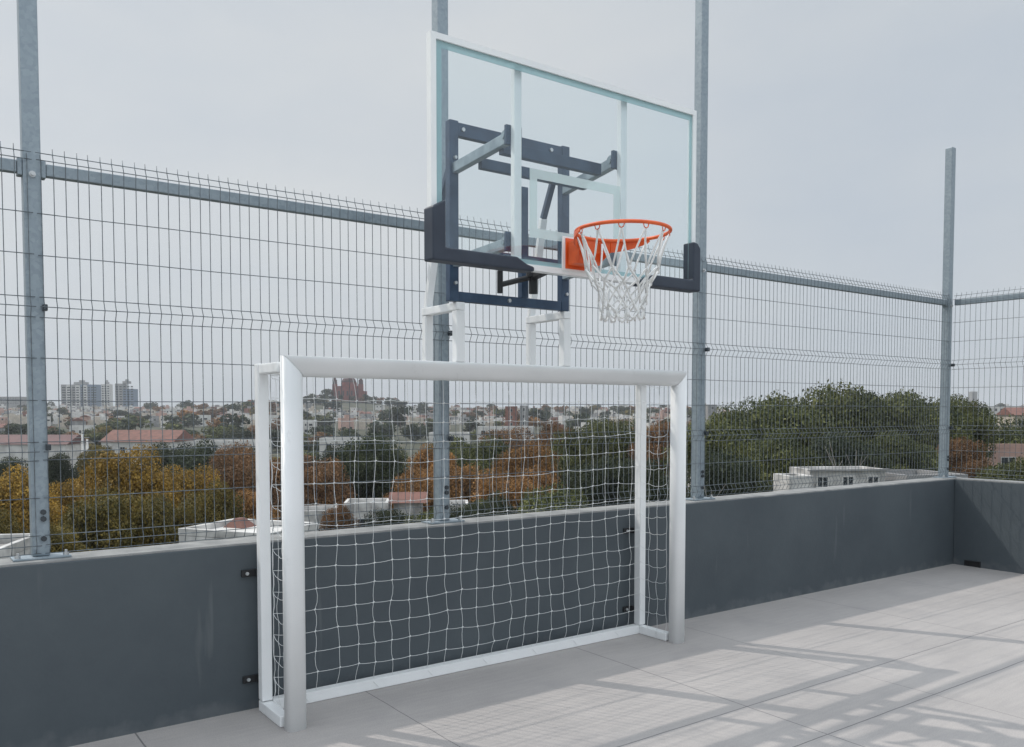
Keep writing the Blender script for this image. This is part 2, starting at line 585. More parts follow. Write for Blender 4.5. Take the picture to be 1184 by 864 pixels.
parapet('parapet_wall', 'long dark slate grey parapet wall running behind the white goal', -6, WX + 0.22, WY, WY + 0.22)
parapet('parapet_wall', 'short dark grey end wall at the right with diagonal sunlit patch', WX, WX + 0.22, -6, WY - 0.003)

dr = thing('drain_outlet', 'small black rectangular drain outlet at foot of end wall', 'drain', (WX - 0.004, 4.55, 0))
b = NB(); box(b, -0.004, 0.002, -0.075, 0.075, 0.004, 0.055); obj('opening', b, M_hole, dr)
b = NB()
for (y0, y1, z0, z1) in [(-.085, -.075, .004, .065), (.075, .085, .004, .065), (-.075, .075, .055, .065)]:
    box(b, -0.01, 0.002, y0, y1, z0, z1)
obj('frame', b, M_black, dr)

# ------------------------------------------------------------------ fence
PW = 0.081
PY_ = 4.875                       # front faces of the posts
PZ = 0.957
posts = [(0.597, 5.75, 'leftmost galvanised fence post, at left edge with bolted base plate on the wall'),
         (2.985, 5.75, 'galvanised fence post standing behind the goal net and glass backboard'),
         (5.515, 5.75, 'tall galvanised fence post just right of the backboard and goal'),
         (9.59, 4.62, 'corner galvanised fence post whose flat top shows against the sky')]


def make_post(px, top, label):
    y = PY_ + PW / 2
    t = thing('fence_post', label, 'fence post', (px, y, PZ), 0, 'galvanised posts of the rooftop fence')
    b = NB(); box(b, -PW / 2, PW / 2, -PW / 2, PW / 2, 0.012, top - PZ, bev=0.007)
    obj('post_tube', b, M_galv, t)
    b = NB(); box(b, -0.13, 0.13, -0.085, 0.052, 0.001, 0.011, bev=0.002)
    obj('base_plate', b, M_galv, t)
    for sx in (-0.108, 0.108):
        b = NB(); cyl(b, (sx, -0.062, 0.011), (sx, -0.062, 0.024), 0.014, 6); cyl(b, (sx, -0.062, 0.024), (sx, -0.062, 0.038), 0.007, 8)
        obj('anchor_bolt', b, M_zincbolt, t)
    for z in (0.10, 0.20, 0.235):
        b = NB(); cyl(b, (0.012, -PW / 2 - 0.012, z), (0.012, -PW / 2, z), 0.014, 8)
        obj('bolt', b, M_bolt, t)
    # clamp that carries the rail
    b = NB()
    zc = 2.912 - PZ
    h = 0.042
    b.free()
    for sx in (-1, 1):
        b = NB(); box(b, sx * (PW / 2 + 0.0115) - 0.011, sx * (PW / 2 + 0.0115) + 0.011, -0.03, 0.03, zc - h, zc + h, bev=0.004)
        obj('rail_clamp', b, M_galv, t)
    b = NB(); cyl(b, (0, -PW / 2 - 0.010, zc - 0.035), (0, -PW / 2, zc - 0.035), 0.016, 8); cyl(b, (0, -PW / 2 - 0.022, zc - 0.035), (0, -PW / 2 - 0.010, zc - 0.035), 0.009, 8)
    obj('clamp_bolt', b, M_zincbolt, t)
    for z in (1.52 - PZ, 2.22 - PZ):
        b = NB(); box(b, PW / 2 - 0.012, PW / 2 + 0.010, -PW / 2 - 0.038, -PW / 2 - 0.001, z - 0.016, z + 0.016, bev=0.004)
        obj('mesh_clip', b, M_bolt, t)
    return t


for p in posts:
    make_post(*p)

RZ0, RZ1 = 2.882, 2.942


def rail(label, a, b):
    o = NB()
    m = ((a[0] + b[0]) / 2, (a[1] + b[1]) / 2, 0)
    A = Vector((a[0] - m[0], a[1] - m[1], (RZ0 + RZ1) / 2)); B = Vector((b[0] - m[0], b[1] - m[1], (RZ0 + RZ1) / 2))
    bar(o, A, B, 0.05, RZ1 - RZ0, bev=0.005)
    ob = obj('fence_rail', o, M_galv)
    ob.location = m
    tag(ob, label, 'fence rail', 'horizontal rails along the top of the fence')


ry = PY_ + PW / 2
e = PW / 2 + 0.024
rail('top fence rail running out of the left edge of the photo', (-2.4, ry), (0.597 - e, ry))
rail('long top fence rail from leftmost post to behind the backboard', (0.597 + e, ry), (2.985 - e, ry))
rail('fence rail crossing behind the glass backboard and orange hoop', (2.985 + e, ry), (5.515 - e, ry))
rail('top fence rail between backboard side post and corner post', (5.515 + e, ry), (9.59 - e, ry))
rail('short fence rail above the end wall, at right edge', (9.635, ry - 0.07), (9.635, 1.6))

# wire mesh: (z, offset towards the court, is horizontal wire)
PROF = [(0.985, 0.0, 1), (1.03, 0.024, 1), (1.075, 0, 1), (1.265, 0, 1), (1.455, 0, 1), (1.50, 0.026, 1), (1.545, 0, 1), (1.755, 0, 1), (1.965, 0, 1),
        (2.17, 0, 1), (2.22, 0.028, 1), (2.27, 0, 1), (2.48, 0, 1), (2.685, 0, 1), (2.90, 0.0, 0), (2.945, 0.004, 1), (2.985, -0.02, 1), (3.018, -0.026, 0)]


def mesh_panel(label, ax, s0, s1, off, nx):
    """ax='x': panel along X at Y=off, folds towards -Y; ax='y': along Y at X=off, folds towards -X"""
    V, F = [], []
    n = max(2, int(round((s1 - s0) / 0.0555)))
    c = (s0 + s1) / 2
    random.seed(int(s0 * 100) + 5)

    def P(s, o, z):
        return (s - c, -o, z) if ax == 'x' else (-o, s - c, z)
    for i in range(n + 1):
        s = s0 + (s1 - s0) * i / n
        j = random.uniform(-.003, .003)
        tube(V, F, [P(s + j, o, z) for (z, o, h) in PROF], 0.0022, 5)
    for (z, o, h) in PROF:
        if h:
            segs = 8
            j = random.uniform(-.002, .002)
            tube(V, F, [P(s0 - .02 + (s1 - s0 + .04) * k / segs, o + 0.0046, z + j + random.uniform(-.0015, .0015)) for k in range(segs + 1)], 0.0024, 5)
    o = obj('mesh_fence_panel', (V, F), M_wire, smooth=True)
    o.location = (c, off, 0) if ax == 'x' else (off, c, 0)
    tag(o, label, 'fence panel', 'welded wire mesh panels of the rooftop fence')


FY = PY_ - 0.014
mesh_panel('wire mesh fence panel cut by the left edge, left of leftmost post', 'x', -1.9, 0.575, FY, 0)
mesh_panel('wire mesh fence panel between leftmost post and the post behind goal', 'x', 0.632, 2.955, FY, 0)
mesh_panel('wire mesh fence panel behind basketball hoop and most of goal', 'x', 3.01, 5.49, FY, 0)
mesh_panel('wire mesh fence panel right of the tall post, in front of green trees', 'x', 5.545, 7.54, FY, 0)
mesh_panel('wire mesh fence panel reaching the corner post', 'x', 7.595, 9.55, FY, 0)
mesh_panel('wire mesh fence panel on end wall, right of the corner post', 'y', 1.6, 4.83, 9.60, 0)

# ------------------------------------------------------------------ goal
G = thing('football_goal', 'white metal goal with white cord net, clamped to the dark wall', 'goal', (3.18, 4.33, 0))
gx, gy = 3.18, 4.33


def GP(x, y, z):
    return (x - gx, y - gy, z)


def prof_tube(bm, pts, w, d, mitre_caps=True, seg=20, nn=2.6):
    """superellipse section swept with true mitres in the XZ plane (w in plane, d across)"""
    P = [Vector(p) for p in pts]
    rings = []
    for i, p in enumerate(P):
        dd = []
        if i > 0: dd.append((P[i] - P[i - 1]).normalized())
        if i < len(P) - 1: dd.append((P[i + 1] - P[i]).normalized())
        if len(dd) == 2:
            n0 = Vector((dd[0].z, 0, -dd[0].x)); n1 = Vector((dd[1].z, 0, -dd[1].x))
            mdir = (n0 + n1).normalized(); k = 1 / mdir.dot(n0)
        else:
            mdir = Vector((dd[0].z, 0, -dd[0].x)); k = 1
        ring = []
        for j in range(seg):
            a = 2 * math.pi * j / seg
            ca, sa = math.cos(a), math.sin(a)
            u = math.copysign(abs(ca) ** (2 / nn), ca) * w / 2
            v = math.copysign(abs(sa) ** (2 / nn), sa) * d / 2
            ring.append(bm.verts.new(p + mdir * (u * k) + Vector((0, v, 0))))
        rings.append(ring)
    for r0, r1 in zip(rings, rings[1:]):
        for j in range(seg):
            f = bm.faces.new((r0[j], r0[(j + 1) % seg], r1[(j + 1) % seg], r1[j]))
            f.smooth = True
    bm.faces.new(rings[0]); bm.faces.new(list(reversed(rings[-1])))
    bmesh.ops.recalc_face_normals(bm, faces=bm.faces[:])


PWD = 0.112
xl, xr, zt = 1.712, 4.652, 1.940
YF = 4.335
eps = 0.0015
for x, top in ((xl, 1), (xr, 1)):
    b = NB()
    s = 1 if x == xl else -1
    # post up to a 45 degree mitre
    P0 = Vector(GP(x, YF, 0.0)); P1 = Vector(GP(x, YF, zt))
    seg = 22; nn = 2.7
    r0, r1 = [], []
    for j in range(seg):
        a = 2 * math.pi * j / seg
        u = math.copysign(abs(math.cos(a)) ** (2 / nn), math.cos(a)) * PWD / 2
        v = math.copysign(abs(math.sin(a)) ** (2 / nn), math.sin(a)) * 0.10 / 2
        r0.append(b.verts.new(P0 + Vector((u, v, 0))))
        r1.append(b.verts.new(P1 + Vector((u, v, -s * u - eps))))
    for j in range(seg):
        f = b.faces.new((r0[j], r0[(j + 1) % seg], r1[(j + 1) % seg], r1[j])); f.smooth = True
    b.faces.new(list(reversed(r0))); b.faces.new(r1)
    obj('goal_post', b, M_white, G)
b = NB()
seg = 22; nn = 2.7
r0, r1 = [], []
for j in range(seg):
    a = 2 * math.pi * j / seg
    u = math.copysign(abs(math.cos(a)) ** (2 / nn), math.cos(a)) * PWD / 2
    v = math.copysign(abs(math.sin(a)) ** (2 / nn), math.sin(a)) * 0.10 / 2
    r0.append(b.verts.new(Vector(GP(xl, YF, zt)) + Vector((-u + eps, v, u))))
    r1.append(b.verts.new(Vector(GP(xr, YF, zt)) + Vector((u - eps, v, u))))
for j in range(seg):
    f = b.faces.new((r0[(j + 1) % seg], r0[j], r1[j], r1[(j + 1) % seg])); f.smooth = True
b.faces.new(r0); b.faces.new(list(reversed(r1)))
bmesh.ops.recalc_face_normals(b, faces=b.faces[:])
obj('crossbar', b, M_white, G)

YR = 4.69
T = 0.062
rxl, rxr = 1.678, 4.622
for x in (rxl, rxr):
    b = NB(); bar(b, GP(x, YR, 0.0655), GP(x, YR, 1.966), T, T, 0.008)
    obj('rear_post', b, M_white, G)
    b = NB(); bar(b, GP(x, YF + 0.052, 0.031), GP(x, YR + T / 2, 0.031), T, 0.060, 0.007)
    obj('base_side_bar', b, M_white, G)
    b = NB(); bar(b, GP(x, YF + 0.052, 1.935), GP(x, YR - T / 2 - 0.001, 1.935), T * 0.9, 0.055, 0.007)
    obj('top_side_bar', b, M_white, G)
b = NB(); bar(b, GP(rxl + T / 2 + .001, YR, 0.034), GP(rxr - T / 2 - .001, YR, 0.034), T, 0.066, 0.007)
obj('base_rear_bar', b, M_white, G)
b = NB(); bar(b, GP(rxl + T / 2 + .001, YR, 1.937), GP(rxr - T / 2 - .001, YR, 1.937), T * 0.9, 0.055, 0.007)
obj('top_rear_bar', b, M_white, G)
# inverted U brackets on the crossbar
BX = (2.755, 3.577)
for x in BX:
    b = NB()
    bar(b, GP(x, YF, 1.9955), GP(x, YF, 2.302), 0.058, 0.054, 0.006)
    bar(b, GP(x, YR + 0.01, 1.9655), GP(x, YR + 0.01, 2.302), 0.052, 0.050, 0.006)
    bar(b, GP(x, YF - 0.027, 2.327), GP(x, YR + 0.035, 2.327), 0.058, 0.048, 0.006)
    obj('hoop_support', b, M_white, G)
# clamps to the wall
for x, d in ((rxl, -1), (rxr, -1)):
    for z in (0.785, 0.178):
        b = NB()
        box(b, x - 0.105 - gx, x - 0.012 - gx, WY - 0.016 - gy, WY - 0.001 - gy, z - 0.020, z + 0.020, bev=0.003)
        box(b, x - 0.03 - gx, x + 0.018 - gx, YR + T / 2 + .001 - gy, WY - 0.016 - gy, z - 0.020, z + 0.020, bev=0.003)
        cb = obj('wall_bracket', b, M_black, G)
        b = NB(); cyl(b, GP(x - 0.075, WY - 0.024, z), GP(x - 0.075, WY - 0.016, z), 0.010, 8)
        obj('bolt', b, M_zincbolt, cb)

# goal net
def goal_net():
    V, F = [], []
    rnd = random.Random(3)
    nx_, nz_ = 23, 15
    x0, x1, z0, z1 = 1.715, 4.585, 0.075, 1.90
    yb = YR - T / 2 - 0.006

    def node(i, k):
        u, w = i / nx_, k / nz_
        ed = min(1, min(i, nx_ - i) * 1.0) * min(1, min(k, nz_ - k) * 1.0)
        n1 = mnoise.noise(Vector((i * .33, k * .33, 1.7)))
        n2 = mnoise.noise(Vector((i * .4, k * .4, 9.2)))
        x = x0 + (x1 - x0) * u + ed * (0.013 * n1 + rnd.uniform(-.004, .004)) + (0.016 * n2 if k < 5 else 0) * ed
        z = z0 + (z1 - z0) * w + ed * (0.016 * n2 + rnd.uniform(-.004, .004)) - ed * 0.022 * math.sin(math.pi * u)
        y = yb - ed * (0.020 + 0.022 * n1)
        return Vector((x, y, z))
    g = [[node(i, k) for k in range(nz_ + 1)] for i in range(nx_ + 1)]

    def string(a, b_, sag=0.0, r=0.00145):
        m = (a + b_) / 2
        q1 = a.lerp(b_, .33); q2 = a.lerp(b_, .67)
        w = Vector((rnd.uniform(-1, 1), rnd.uniform(-.3, .3), 0)) * sag
        if abs((b_ - a).z) < abs((b_ - a).x) + abs((b_ - a).y):
            w = Vector((0, 0, -abs(sag)))
        tube(V, F, [p - Vector((gx, gy, 0)) for p in (a, q1 + w, q2 + w, b_)], r, 5, caps=False)
    for i in range(nx_ + 1):
        for k in range(nz_):
            string(g[i][k], g[i][k + 1], 0.004 if k > 4 else 0.010)
    for k in range(nz_ + 1):
        for i in range(nx_):
            string(g[i][k], g[i + 1][k], 0.003)
    # knots
    for i in range(1, nx_):
        for k in range(1, nz_):
            p = g[i][k] - Vector((gx, gy, 0))
            tube(V, F, [p + Vector((-.006, 0, -.003)), p, p + Vector((.006, 0, .003))], 0.0042, 5)
    # side nets and roof net
    for xs, sgn in ((1.715, 1), (4.60, -1)):
        cols = [YF + 0.06, YF + 0.15, YF + 0.235, yb]
        sg = [[Vector((xs + (0.012 * mnoise.noise(Vector((c * 1.7, k * .5, sgn * 3))) if 0 < c < 3 else 0), cols[c] + (rnd.uniform(-.012, .012) if 0 < c < 3 else 0),
                       z0 + (z1 - z0) * k / nz_ + (rnd.uniform(-.012, .012) - 0.018 if 0 < c < 3 else 0))) for k in range(nz_ + 1)] for c in range(4)]
        sg[3] = g[0] if sgn == 1 else g[nx_]
        for c in range(4):
            for k in range(nz_):
                string(sg[c][k], sg[c][k + 1], 0.008)
        for k in range(nz_ + 1):
            for c in range(3):
                string(sg[c][k], sg[c + 1][k], 0.008)
    for c in range(1, 3):
        yy = YF + 0.055 + 0.10 * c
        for i in range(nx_):
            a = g[i][nz_]; b2 = g[i + 1][nz_]
            string(Vector((a.x, yy, 1.905)), Vector((b2.x, yy, 1.905)), 0.004)
    for i in range(nx_ + 1):
        a = g[i][nz_]
        string(Vector((a.x, YF + 0.052, 1.91)), a, 0.006)
    # lashing along the base bar
    for i in range(0, 7):
        x = x0 + (x1 - x0) * (i + .5) / 7 + rnd.uniform(-.03, .03)
        c = Vector((x, YR, 0.034))
        pts = [c + Vector((0.02 * math.sin(a * 2.0), 0.036 * math.cos(a), 0.038 * math.sin(a))) - Vector((gx, gy, 0)) for a in [2 * math.pi * q / 12 for q in range(12)]]
        tube(V, F, pts, 0.0016, 5, closed=True)
    return V, F


obj('goal_net', goal_net(), M_rope, G, smooth=True)

# ------------------------------------------------------------------ basketball hoop
HX = 3.02
Hp = thing('basketball_hoop', 'glass basketball backboard with orange rim on dark frame above goal', 'basketball hoop', (HX, 4.33, 2.352))


def HP(x, y, z):
    return (x - HX, y - 4.33, z - 2.352)


def hbox(bm, x0, x1, y0, y1, z0, z1, bev=0.0):
    return box(bm, x0 - HX, x1 - HX, y0 - 4.33, y1 - 4.33, z0 - 2.352, z1 - 2.352, bev=bev)


bx0, bx1, bz0, bz1 = 2.105, 3.945, 2.432, 3.497
BYF = 3.55
# backboard: glass pane is the part, with its frame, prints and pad as sub-parts
b = NB(); hbox(b, bx0 + 0.012, bx1 - 0.012, BYF + 0.012, BYF + 0.024, bz0 + 0.012, bz1 - 0.012, bev=0.001)
glass = obj('backboard_glass', b, M_glass, Hp)
b = NB()
fw_ = 0.030
hbox(b, bx0, bx0 + fw_, BYF, BYF + 0.040, bz0 + fw_ + .0005, bz1 - fw_ - .0005)
hbox(b, bx1 - fw_, bx1, BYF, BYF + 0.040, bz0 + fw_ + .0005, bz1 - fw_ - .0005)
hbox(b, bx0, bx1, BYF, BYF + 0.040, bz1 - fw_, bz1)
hbox(b, bx0, bx1, BYF, BYF + 0.040, bz0, bz0 + fw_)
obj('backboard_frame', b, M_alu, glass)
b = NB()
i0 = fw_ + 0.0005; bw_ = 0.034
yb0, yb1 = BYF + 0.0095, BYF + 0.0115
hbox(b, bx0 + i0, bx0 + i0 + bw_, yb0, yb1, bz0 + i0 + bw_, bz1 - i0 - bw_)
hbox(b, bx1 - i0 - bw_ * .6, bx1 - i0, yb0, yb1, bz0 + i0 + bw_, bz1 - i0 - bw_)
hbox(b, bx0 + i0, bx1 - i0, yb0, yb1, bz1 - i0 - bw_, bz1 - i0)
hbox(b, bx0 + i0, bx1 - i0, yb0, yb1, bz0 + i0, bz0 + i0 + bw_ * .7)
obj('border_line', b, M_border, glass)
b = NB()
tx0, tx1, tz0, tz1, tw = 2.700, 3.335, 2.605, 2.957, 0.048
hbox(b, tx0, tx0 + tw, yb0, yb1, tz0 + tw, tz1 - tw)
hbox(b, tx1 - tw, tx1, yb0, yb1, tz0 + tw, tz1 - tw)
hbox(b, tx0, tx1, yb0, yb1, tz1 - tw, tz1)
hbox(b, tx0, tx1, yb0, yb1, tz0, tz0 + tw)
obj('target_square', b, M_target, glass)


def pad(poly):
    b = NB()
    y0, y1 = BYF - 0.034, BYF + 0.055
    f_ = [b.verts.new(HP(x, y0, z)) for x, z in poly]
    r_ = [b.verts.new(HP(x, y1, z)) for x, z in poly]
    n = len(poly)
    b.faces.new(f_); b.faces.new(list(reversed(r_)))
    for i in range(n):
        b.faces.new((f_[(i + 1) % n], f_[i], r_[i], r_[(i + 1) % n]))
    bmesh.ops.recalc_face_normals(b, faces=b.faces[:])
    es = [ed for ed in b.edges]
    bmesh.ops.bevel(b, geom=es, offset=0.010, segments=3, profile=0.55, affect='EDGES')
    for f in b.faces: f.smooth = False
    return b


o_ = 0.012
pl = [(bx0 - o_, bz0 - o_), (2.70, bz0 - o_), (2.70, bz0 + 0.012), (2.655, bz0 + 0.022), (2.59, bz0 + 0.054), (bx0 + 0.062, bz0 + 0.054), (bx0 + 0.062, 2.712), (bx0 - o_, 2.672)]
obj('edge_pad', pad(pl), M_pad, glass)
m_ = lambda x: bx0 + bx1 - x
pr = [(3.46, bz0 + 0.012), (3.46, bz0 - o_), (bx1 + o_, bz0 - o_), (bx1 + o_, 2.675), (bx1 - 0.012, 2.705), (bx1 - 0.050, 2.712), (bx1 - 0.050, bz0 + 0.054), (3.56, bz0 + 0.054), (3.50, bz0 + 0.03)]
obj('edge_pad', pad(pr), M_pad, glass)
# two aluminium uprights behind the glass
SX = (2.648, 3.392)
for x in SX:
    b = NB(); hbox(b, x - 0.023, x + 0.023, BYF + 0.041, BYF + 0.075, bz0 + 0.031, bz1 - 0.008, bev=0.004)
    obj('backboard_strut', b, M_alu, Hp)
b = NB(); hbox(b, SX[0] + 0.031, SX[1] - 0.031, BYF + 0.041, BYF + 0.072, bz0 + 0.004, bz0 + 0.045, bev=0.003)
obj('lower_cross_strut', b, M_alu, Hp)
b = NB(); hbox(b, 2.905, 3.125, BYF - 0.006, BYF - 0.001, 2.45, 2.632, bev=0.001)
obj('mounting_plate', b, M_alu, Hp)

# mounting frame on the goal's brackets
FX0, FX1 = 2.712, 3.562
FYc = 4.335
for x in (FX0, FX1):
    b = NB(); bar(b, HP(x, FYc, 2.352), HP(x, FYc, 3.408), 0.062, 0.05, 0.005)
    u = obj('frame_upright', b, M_navy, Hp)
    for z in (2.46, 3.19):
        b = NB(); cyl(b, HP(x + .004, FYc - 0.040, z), HP(x + .004, FYc - 0.0255, z), 0.010, 8)
        obj('bolt', b, M_zincbolt, u)
b = NB(); hbox(b, FX0 + 0.0315, FX1 - 0.0315, FYc - 0.022, FYc + 0.022, 2.354, 2.412, bev=0.003)
fb = obj('frame_lower_bar', b, M_navy, Hp)
b = NB(); cyl(b, HP(3.11, FYc - 0.034, 2.385), HP(3.11, FYc - 0.0225, 2.385), 0.012, 10); obj('bolt', b, M_zincbolt, fb)
b = NB(); hbox(b, FX0 + 0.0315, FX1 - 0.0315, FYc - 0.022, FYc + 0.022, 3.322, 3.400, bev=0.003)
fb = obj('frame_upper_bar', b, M_navy, Hp)
for x in (2.775, 3.44):
    b = NB(); cyl(b, HP(x, FYc - 0.032, 3.362), HP(x, FYc - 0.0225, 3.362), 0.012, 10); obj('bolt', b, M_zincbolt, fb)
b = NB(); bar(b, HP(3.235, FYc, 2.4125), HP(3.235, FYc, 3.10), 0.05, 0.045, 0.004)
obj('centre_upright', b, M_navy, Hp)
# parallel arms
ZU, ZL = 3.128, 2.582
for sx, fx in ((SX[0], FX0 + 0.008), (SX[1], FX1 - 0.008)):
    for z, nm in ((ZU, 'upper_arm'), (ZL, 'lower_arm')):
        b = NB(); bar(b, HP(fx, FYc - 0.027, z), HP(sx, BYF + 0.105, z), 0.042, 0.058, 0.004)
        a_ = obj(nm, b, M_arm, Hp)
        b = NB()
        cyl(b, HP(sx - 0.034, BYF + 0.118, z), HP(sx + 0.034, BYF + 0.118, z), 0.034, 16)
        cyl(b, HP(sx - 0.046, BYF + 0.118, z), HP(sx + 0.046, BYF + 0.118, z), 0.014, 8)
        obj('pivot', b, M_arm, a_)
        b = NB(); box(b, *[v for v in (sx - 0.05 - HX, sx + 0.05 - HX, BYF + 0.0755 - 4.33, BYF + 0.095 - 4.33, z - 0.05 - 2.352, z + 0.05 - 2.352)], bev=0.002)
        obj('arm_bracket', b, M_navy, a_)
b = NB(); hbox(b, SX[0] + 0.022, SX[1] - 0.022, 3.755, 3.795, 3.072, 3.136, bev=0.003)
obj('front_crossbar', b, M_navy, Hp)
b = NB(); hbox(b, 2.72, 3.50, 4.03, 4.07, 3.066, 3.124, bev=0.003)
obj('rear_crossbar', b, M_navy, Hp)
b = NB(); hbox(b, 2.74, 3.48, 4.00, 4.04, 2.556, 2.606, bev=0.003)
obj('lower_crossbar', b, M_navy, Hp)
# height crank
b = NB()
cyl(b, HP(3.24, FYc - 0.10, 2.43), HP(3.24, FYc - 0.10, 2.53), 0.028, 14)
cyl(b, HP(3.24, FYc - 0.10, 2.53), HP(3.24, FYc - 0.10, 2.56), 0.045, 14)
bar(b, HP(3.235, FYc - 0.10, 2.54), HP(3.235, FYc - 0.30, 2.57), 0.05, 0.05, 0.004)
cr = obj('height_adjuster', b, M_black, Hp)
b = NB()
cyl(b, HP(3.24, FYc - 0.10, 2.535), HP(3.015, FYc - 0.06, 2.470), 0.017, 10)
cyl(b, HP(3.015, FYc - 0.06, 2.420), HP(3.015, FYc - 0.06, 2.555), 0.017, 10)
obj('crank_handle', b, M_black, cr)
# pale braces from the goal's brackets up to the uprights
for x, dx in ((2.757, -0.015), (3.577, -0.06)):
    b = NB(); bar(b, HP(x, YR + 0.01, 2.3525), HP(x + dx * .6, YR - 0.17, 2.98), 0.045, 0.040, 0.005)
    br = obj('support_brace', b, M_white, Hp)
    b = NB(); bar(b, HP(x + dx * .6, YR - 0.17, 2.981), HP(x + dx, FYc + 0.03, 3.24), 0.036, 0.034, 0.004)
    obj('brace_tip', b, M_navy, br)

# rim
RC = Vector((2.985, 3.165, 2.600))
RR = 0.235
V, F = [], []
tube(V, F, [RC + Vector((RR * math.cos(a), RR * math.sin(a), 0)) - Vector((HX, 4.33, 2.352)) for a in [2 * math.pi * k / 72 for k in range(72)]], 0.0092, 12, closed=True)
rim = obj('rim', (V, F), M_orange, Hp, smooth=True)
# bracket: plate, box, flared lip that runs under the back of the ring
b = NB()
hbox(b, 2.925, 3.105, BYF - 0.0125, BYF - 0.0065, 2.462, 2.622, bev=0.001)
hbox(b, 2.935, 3.095, BYF - 0.10, BYF - 0.0130, 2.478, 2.606, bev=0.010)
n = 26
top, bot = [], []
inn, inb = [], []
for k in range(n + 1):
    a = R(12) + (math.pi - R(24)) * k / n
    dpt = 0.012 + 0.052 * max(0.0, math.sin(math.pi * k / n)) ** 0.8
    for lst, rad, zz in ((top, RR + 0.009, -0.004), (bot, RR + 0.012, -0.004 - dpt), (inn, RR + 0.003, -0.004), (inb, RR + 0.006, -0.004 - dpt)):
        p = RC + Vector((rad * math.cos(a), rad * math.sin(a), zz))
        lst.append(b.verts.new(HP(*p)))
for k in range(n):
    b.faces.new((top[k], top[k + 1], bot[k + 1], bot[k]))
    b.faces.new((inn[k + 1], inn[k], inb[k], inb[k + 1]))
    b.faces.new((bot[k], bot[k + 1], inb[k + 1], inb[k]))
    b.faces.new((top[k + 1], top[k], inn[k], inn[k + 1]))
b.faces.new((top[0], bot[0], inb[0], inn[0])); b.faces.new((bot[n], top[n], inn[n], inb[n]))
# gussets from the box to the lip
for sx in (-1, 1):
    x0_, x1_ = 3.015 + sx * 0.078, RC.x + sx * 0.115
    vs = [(x0_, BYF - 0.095, 2.60), (x1_, RC.y + 0.205, 2.594), (x1_, RC.y + 0.205, 2.545), (x0_, BYF - 0.095, 2.49)]
    q0 = [b.verts.new(HP(*p)) for p in vs]
    q1 = [b.verts.new(HP(p[0] - sx * 0.006, p[1], p[2])) for p in vs]
    b.faces.new(q0); b.faces.new(list(reversed(q1)))
    for i in range(4):
        b.faces.new((q0[(i + 1) % 4], q0[i], q1[i], q1[(i + 1) % 4]))
bmesh.ops.recalc_face_normals(b, faces=b.faces[:])
obj('rim_bracket', b, M_orange, Hp)
for k in range(12):
    V, F = [], []
    a = 2 * math.pi * (k + .5) / 12
    rad = Vector((math.cos(a), math.sin(a), 0)); tn = Vector((-rad.y, rad.x, 0))
    c0 = RC - Vector((HX, 4.33, 2.352)) + rad * (RR - 0.004) + Vector((0, 0, -0.009))
    tube(V, F, [c0 - tn * .014, c0 - tn * .010 + Vector((0, 0, -.014)), c0 + Vector((0, 0, -.019)), c0 + tn * .010 + Vector((0, 0, -.014)), c0 + tn * .014], 0.0026, 6)
    obj('net_hook', (V, F), M_orange, rim, smooth=True)


def hoop_net():
    V, F = [], []
    rnd = random.Random(11)
    lev = [(0, RR - 0.006, -0.022), (.5, 0.180, -0.195), (1, 0.146, -0.255), (1.5, 0.124, -0.310), (2, 0.110, -0.358), (2.5, 0.102, -0.398)]
    base = RC - Vector((HX, 4.33, 2.352))
    N_ = 12
    pts = []
    for li, (ph, r, z) in enumerate(lev):
        row = []
        for i in range(N_):
            a = 2 * math.pi * (i + .5 + ph) / N_ + (rnd.uniform(-.07, .07) if li else 0)
            rr = r + (rnd.uniform(-.010, .010) if li else 0)
            row.append(base + Vector((rr * math.cos(a), rr * math.sin(a), z + (rnd.uniform(-.012, .012) if li else 0))))
        pts.append(row)

    def cord(a, b_, r=0.0056, bow=0.0):
        m = a.lerp(b_, .5)
        out = Vector((m.x - base.x, m.y - base.y, 0)).normalized() * bow
        tube(V, F, [a, a.lerp(b_, .3) + out * .8, a.lerp(b_, .65) + out * .9, b_], r, 6)
    for li in range(len(lev) - 1):
        for i in range(N_):
            p = pts[li][i]
            # phases accumulate by half steps: neighbours are i (ph+.5) and i-1
            cord(p, pts[li + 1][i], bow=-0.008 if li == 0 else 0)
            cord(p, pts[li + 1][(i - 1) % N_], bow=-0.008 if li == 0 else 0)
    for i in range(N_):
        # long double cords directly below each hook
        p = pts[0][i]
        q = pts[1][i].lerp(pts[1][(i - 1) % N_], .5)
        # knots
        for li in range(1, len(lev)):
            c = pts[li][i]
            tube(V, F, [c + Vector((0, 0, .010)), c + Vector((.003, 0, 0)), c - Vector((0, 0, .010))], 0.0078, 6)
        # tail loops
        c = pts[-1][i]; d = pts[-1][(i + 1) % N_]
        m = c.lerp(d, .5) + Vector((rnd.uniform(-.012, .012), rnd.uniform(-.012, .012), -0.040 + rnd.uniform(-.010, .006)))
        tube(V, F, [c, c.lerp(m, .6) + Vector((0, 0, -.010)), m, d.lerp(m, .6) + Vector((0, 0, -.010)), d], 0.0055, 6)
        tube(V, F, [c, c + Vector((rnd.uniform(-.015, .015), rnd.uniform(-.015, .015), -.045))], 0.006, 6)
    return V, F


obj('hoop_net', hoop_net(), M_bnet, Hp, smooth=True)

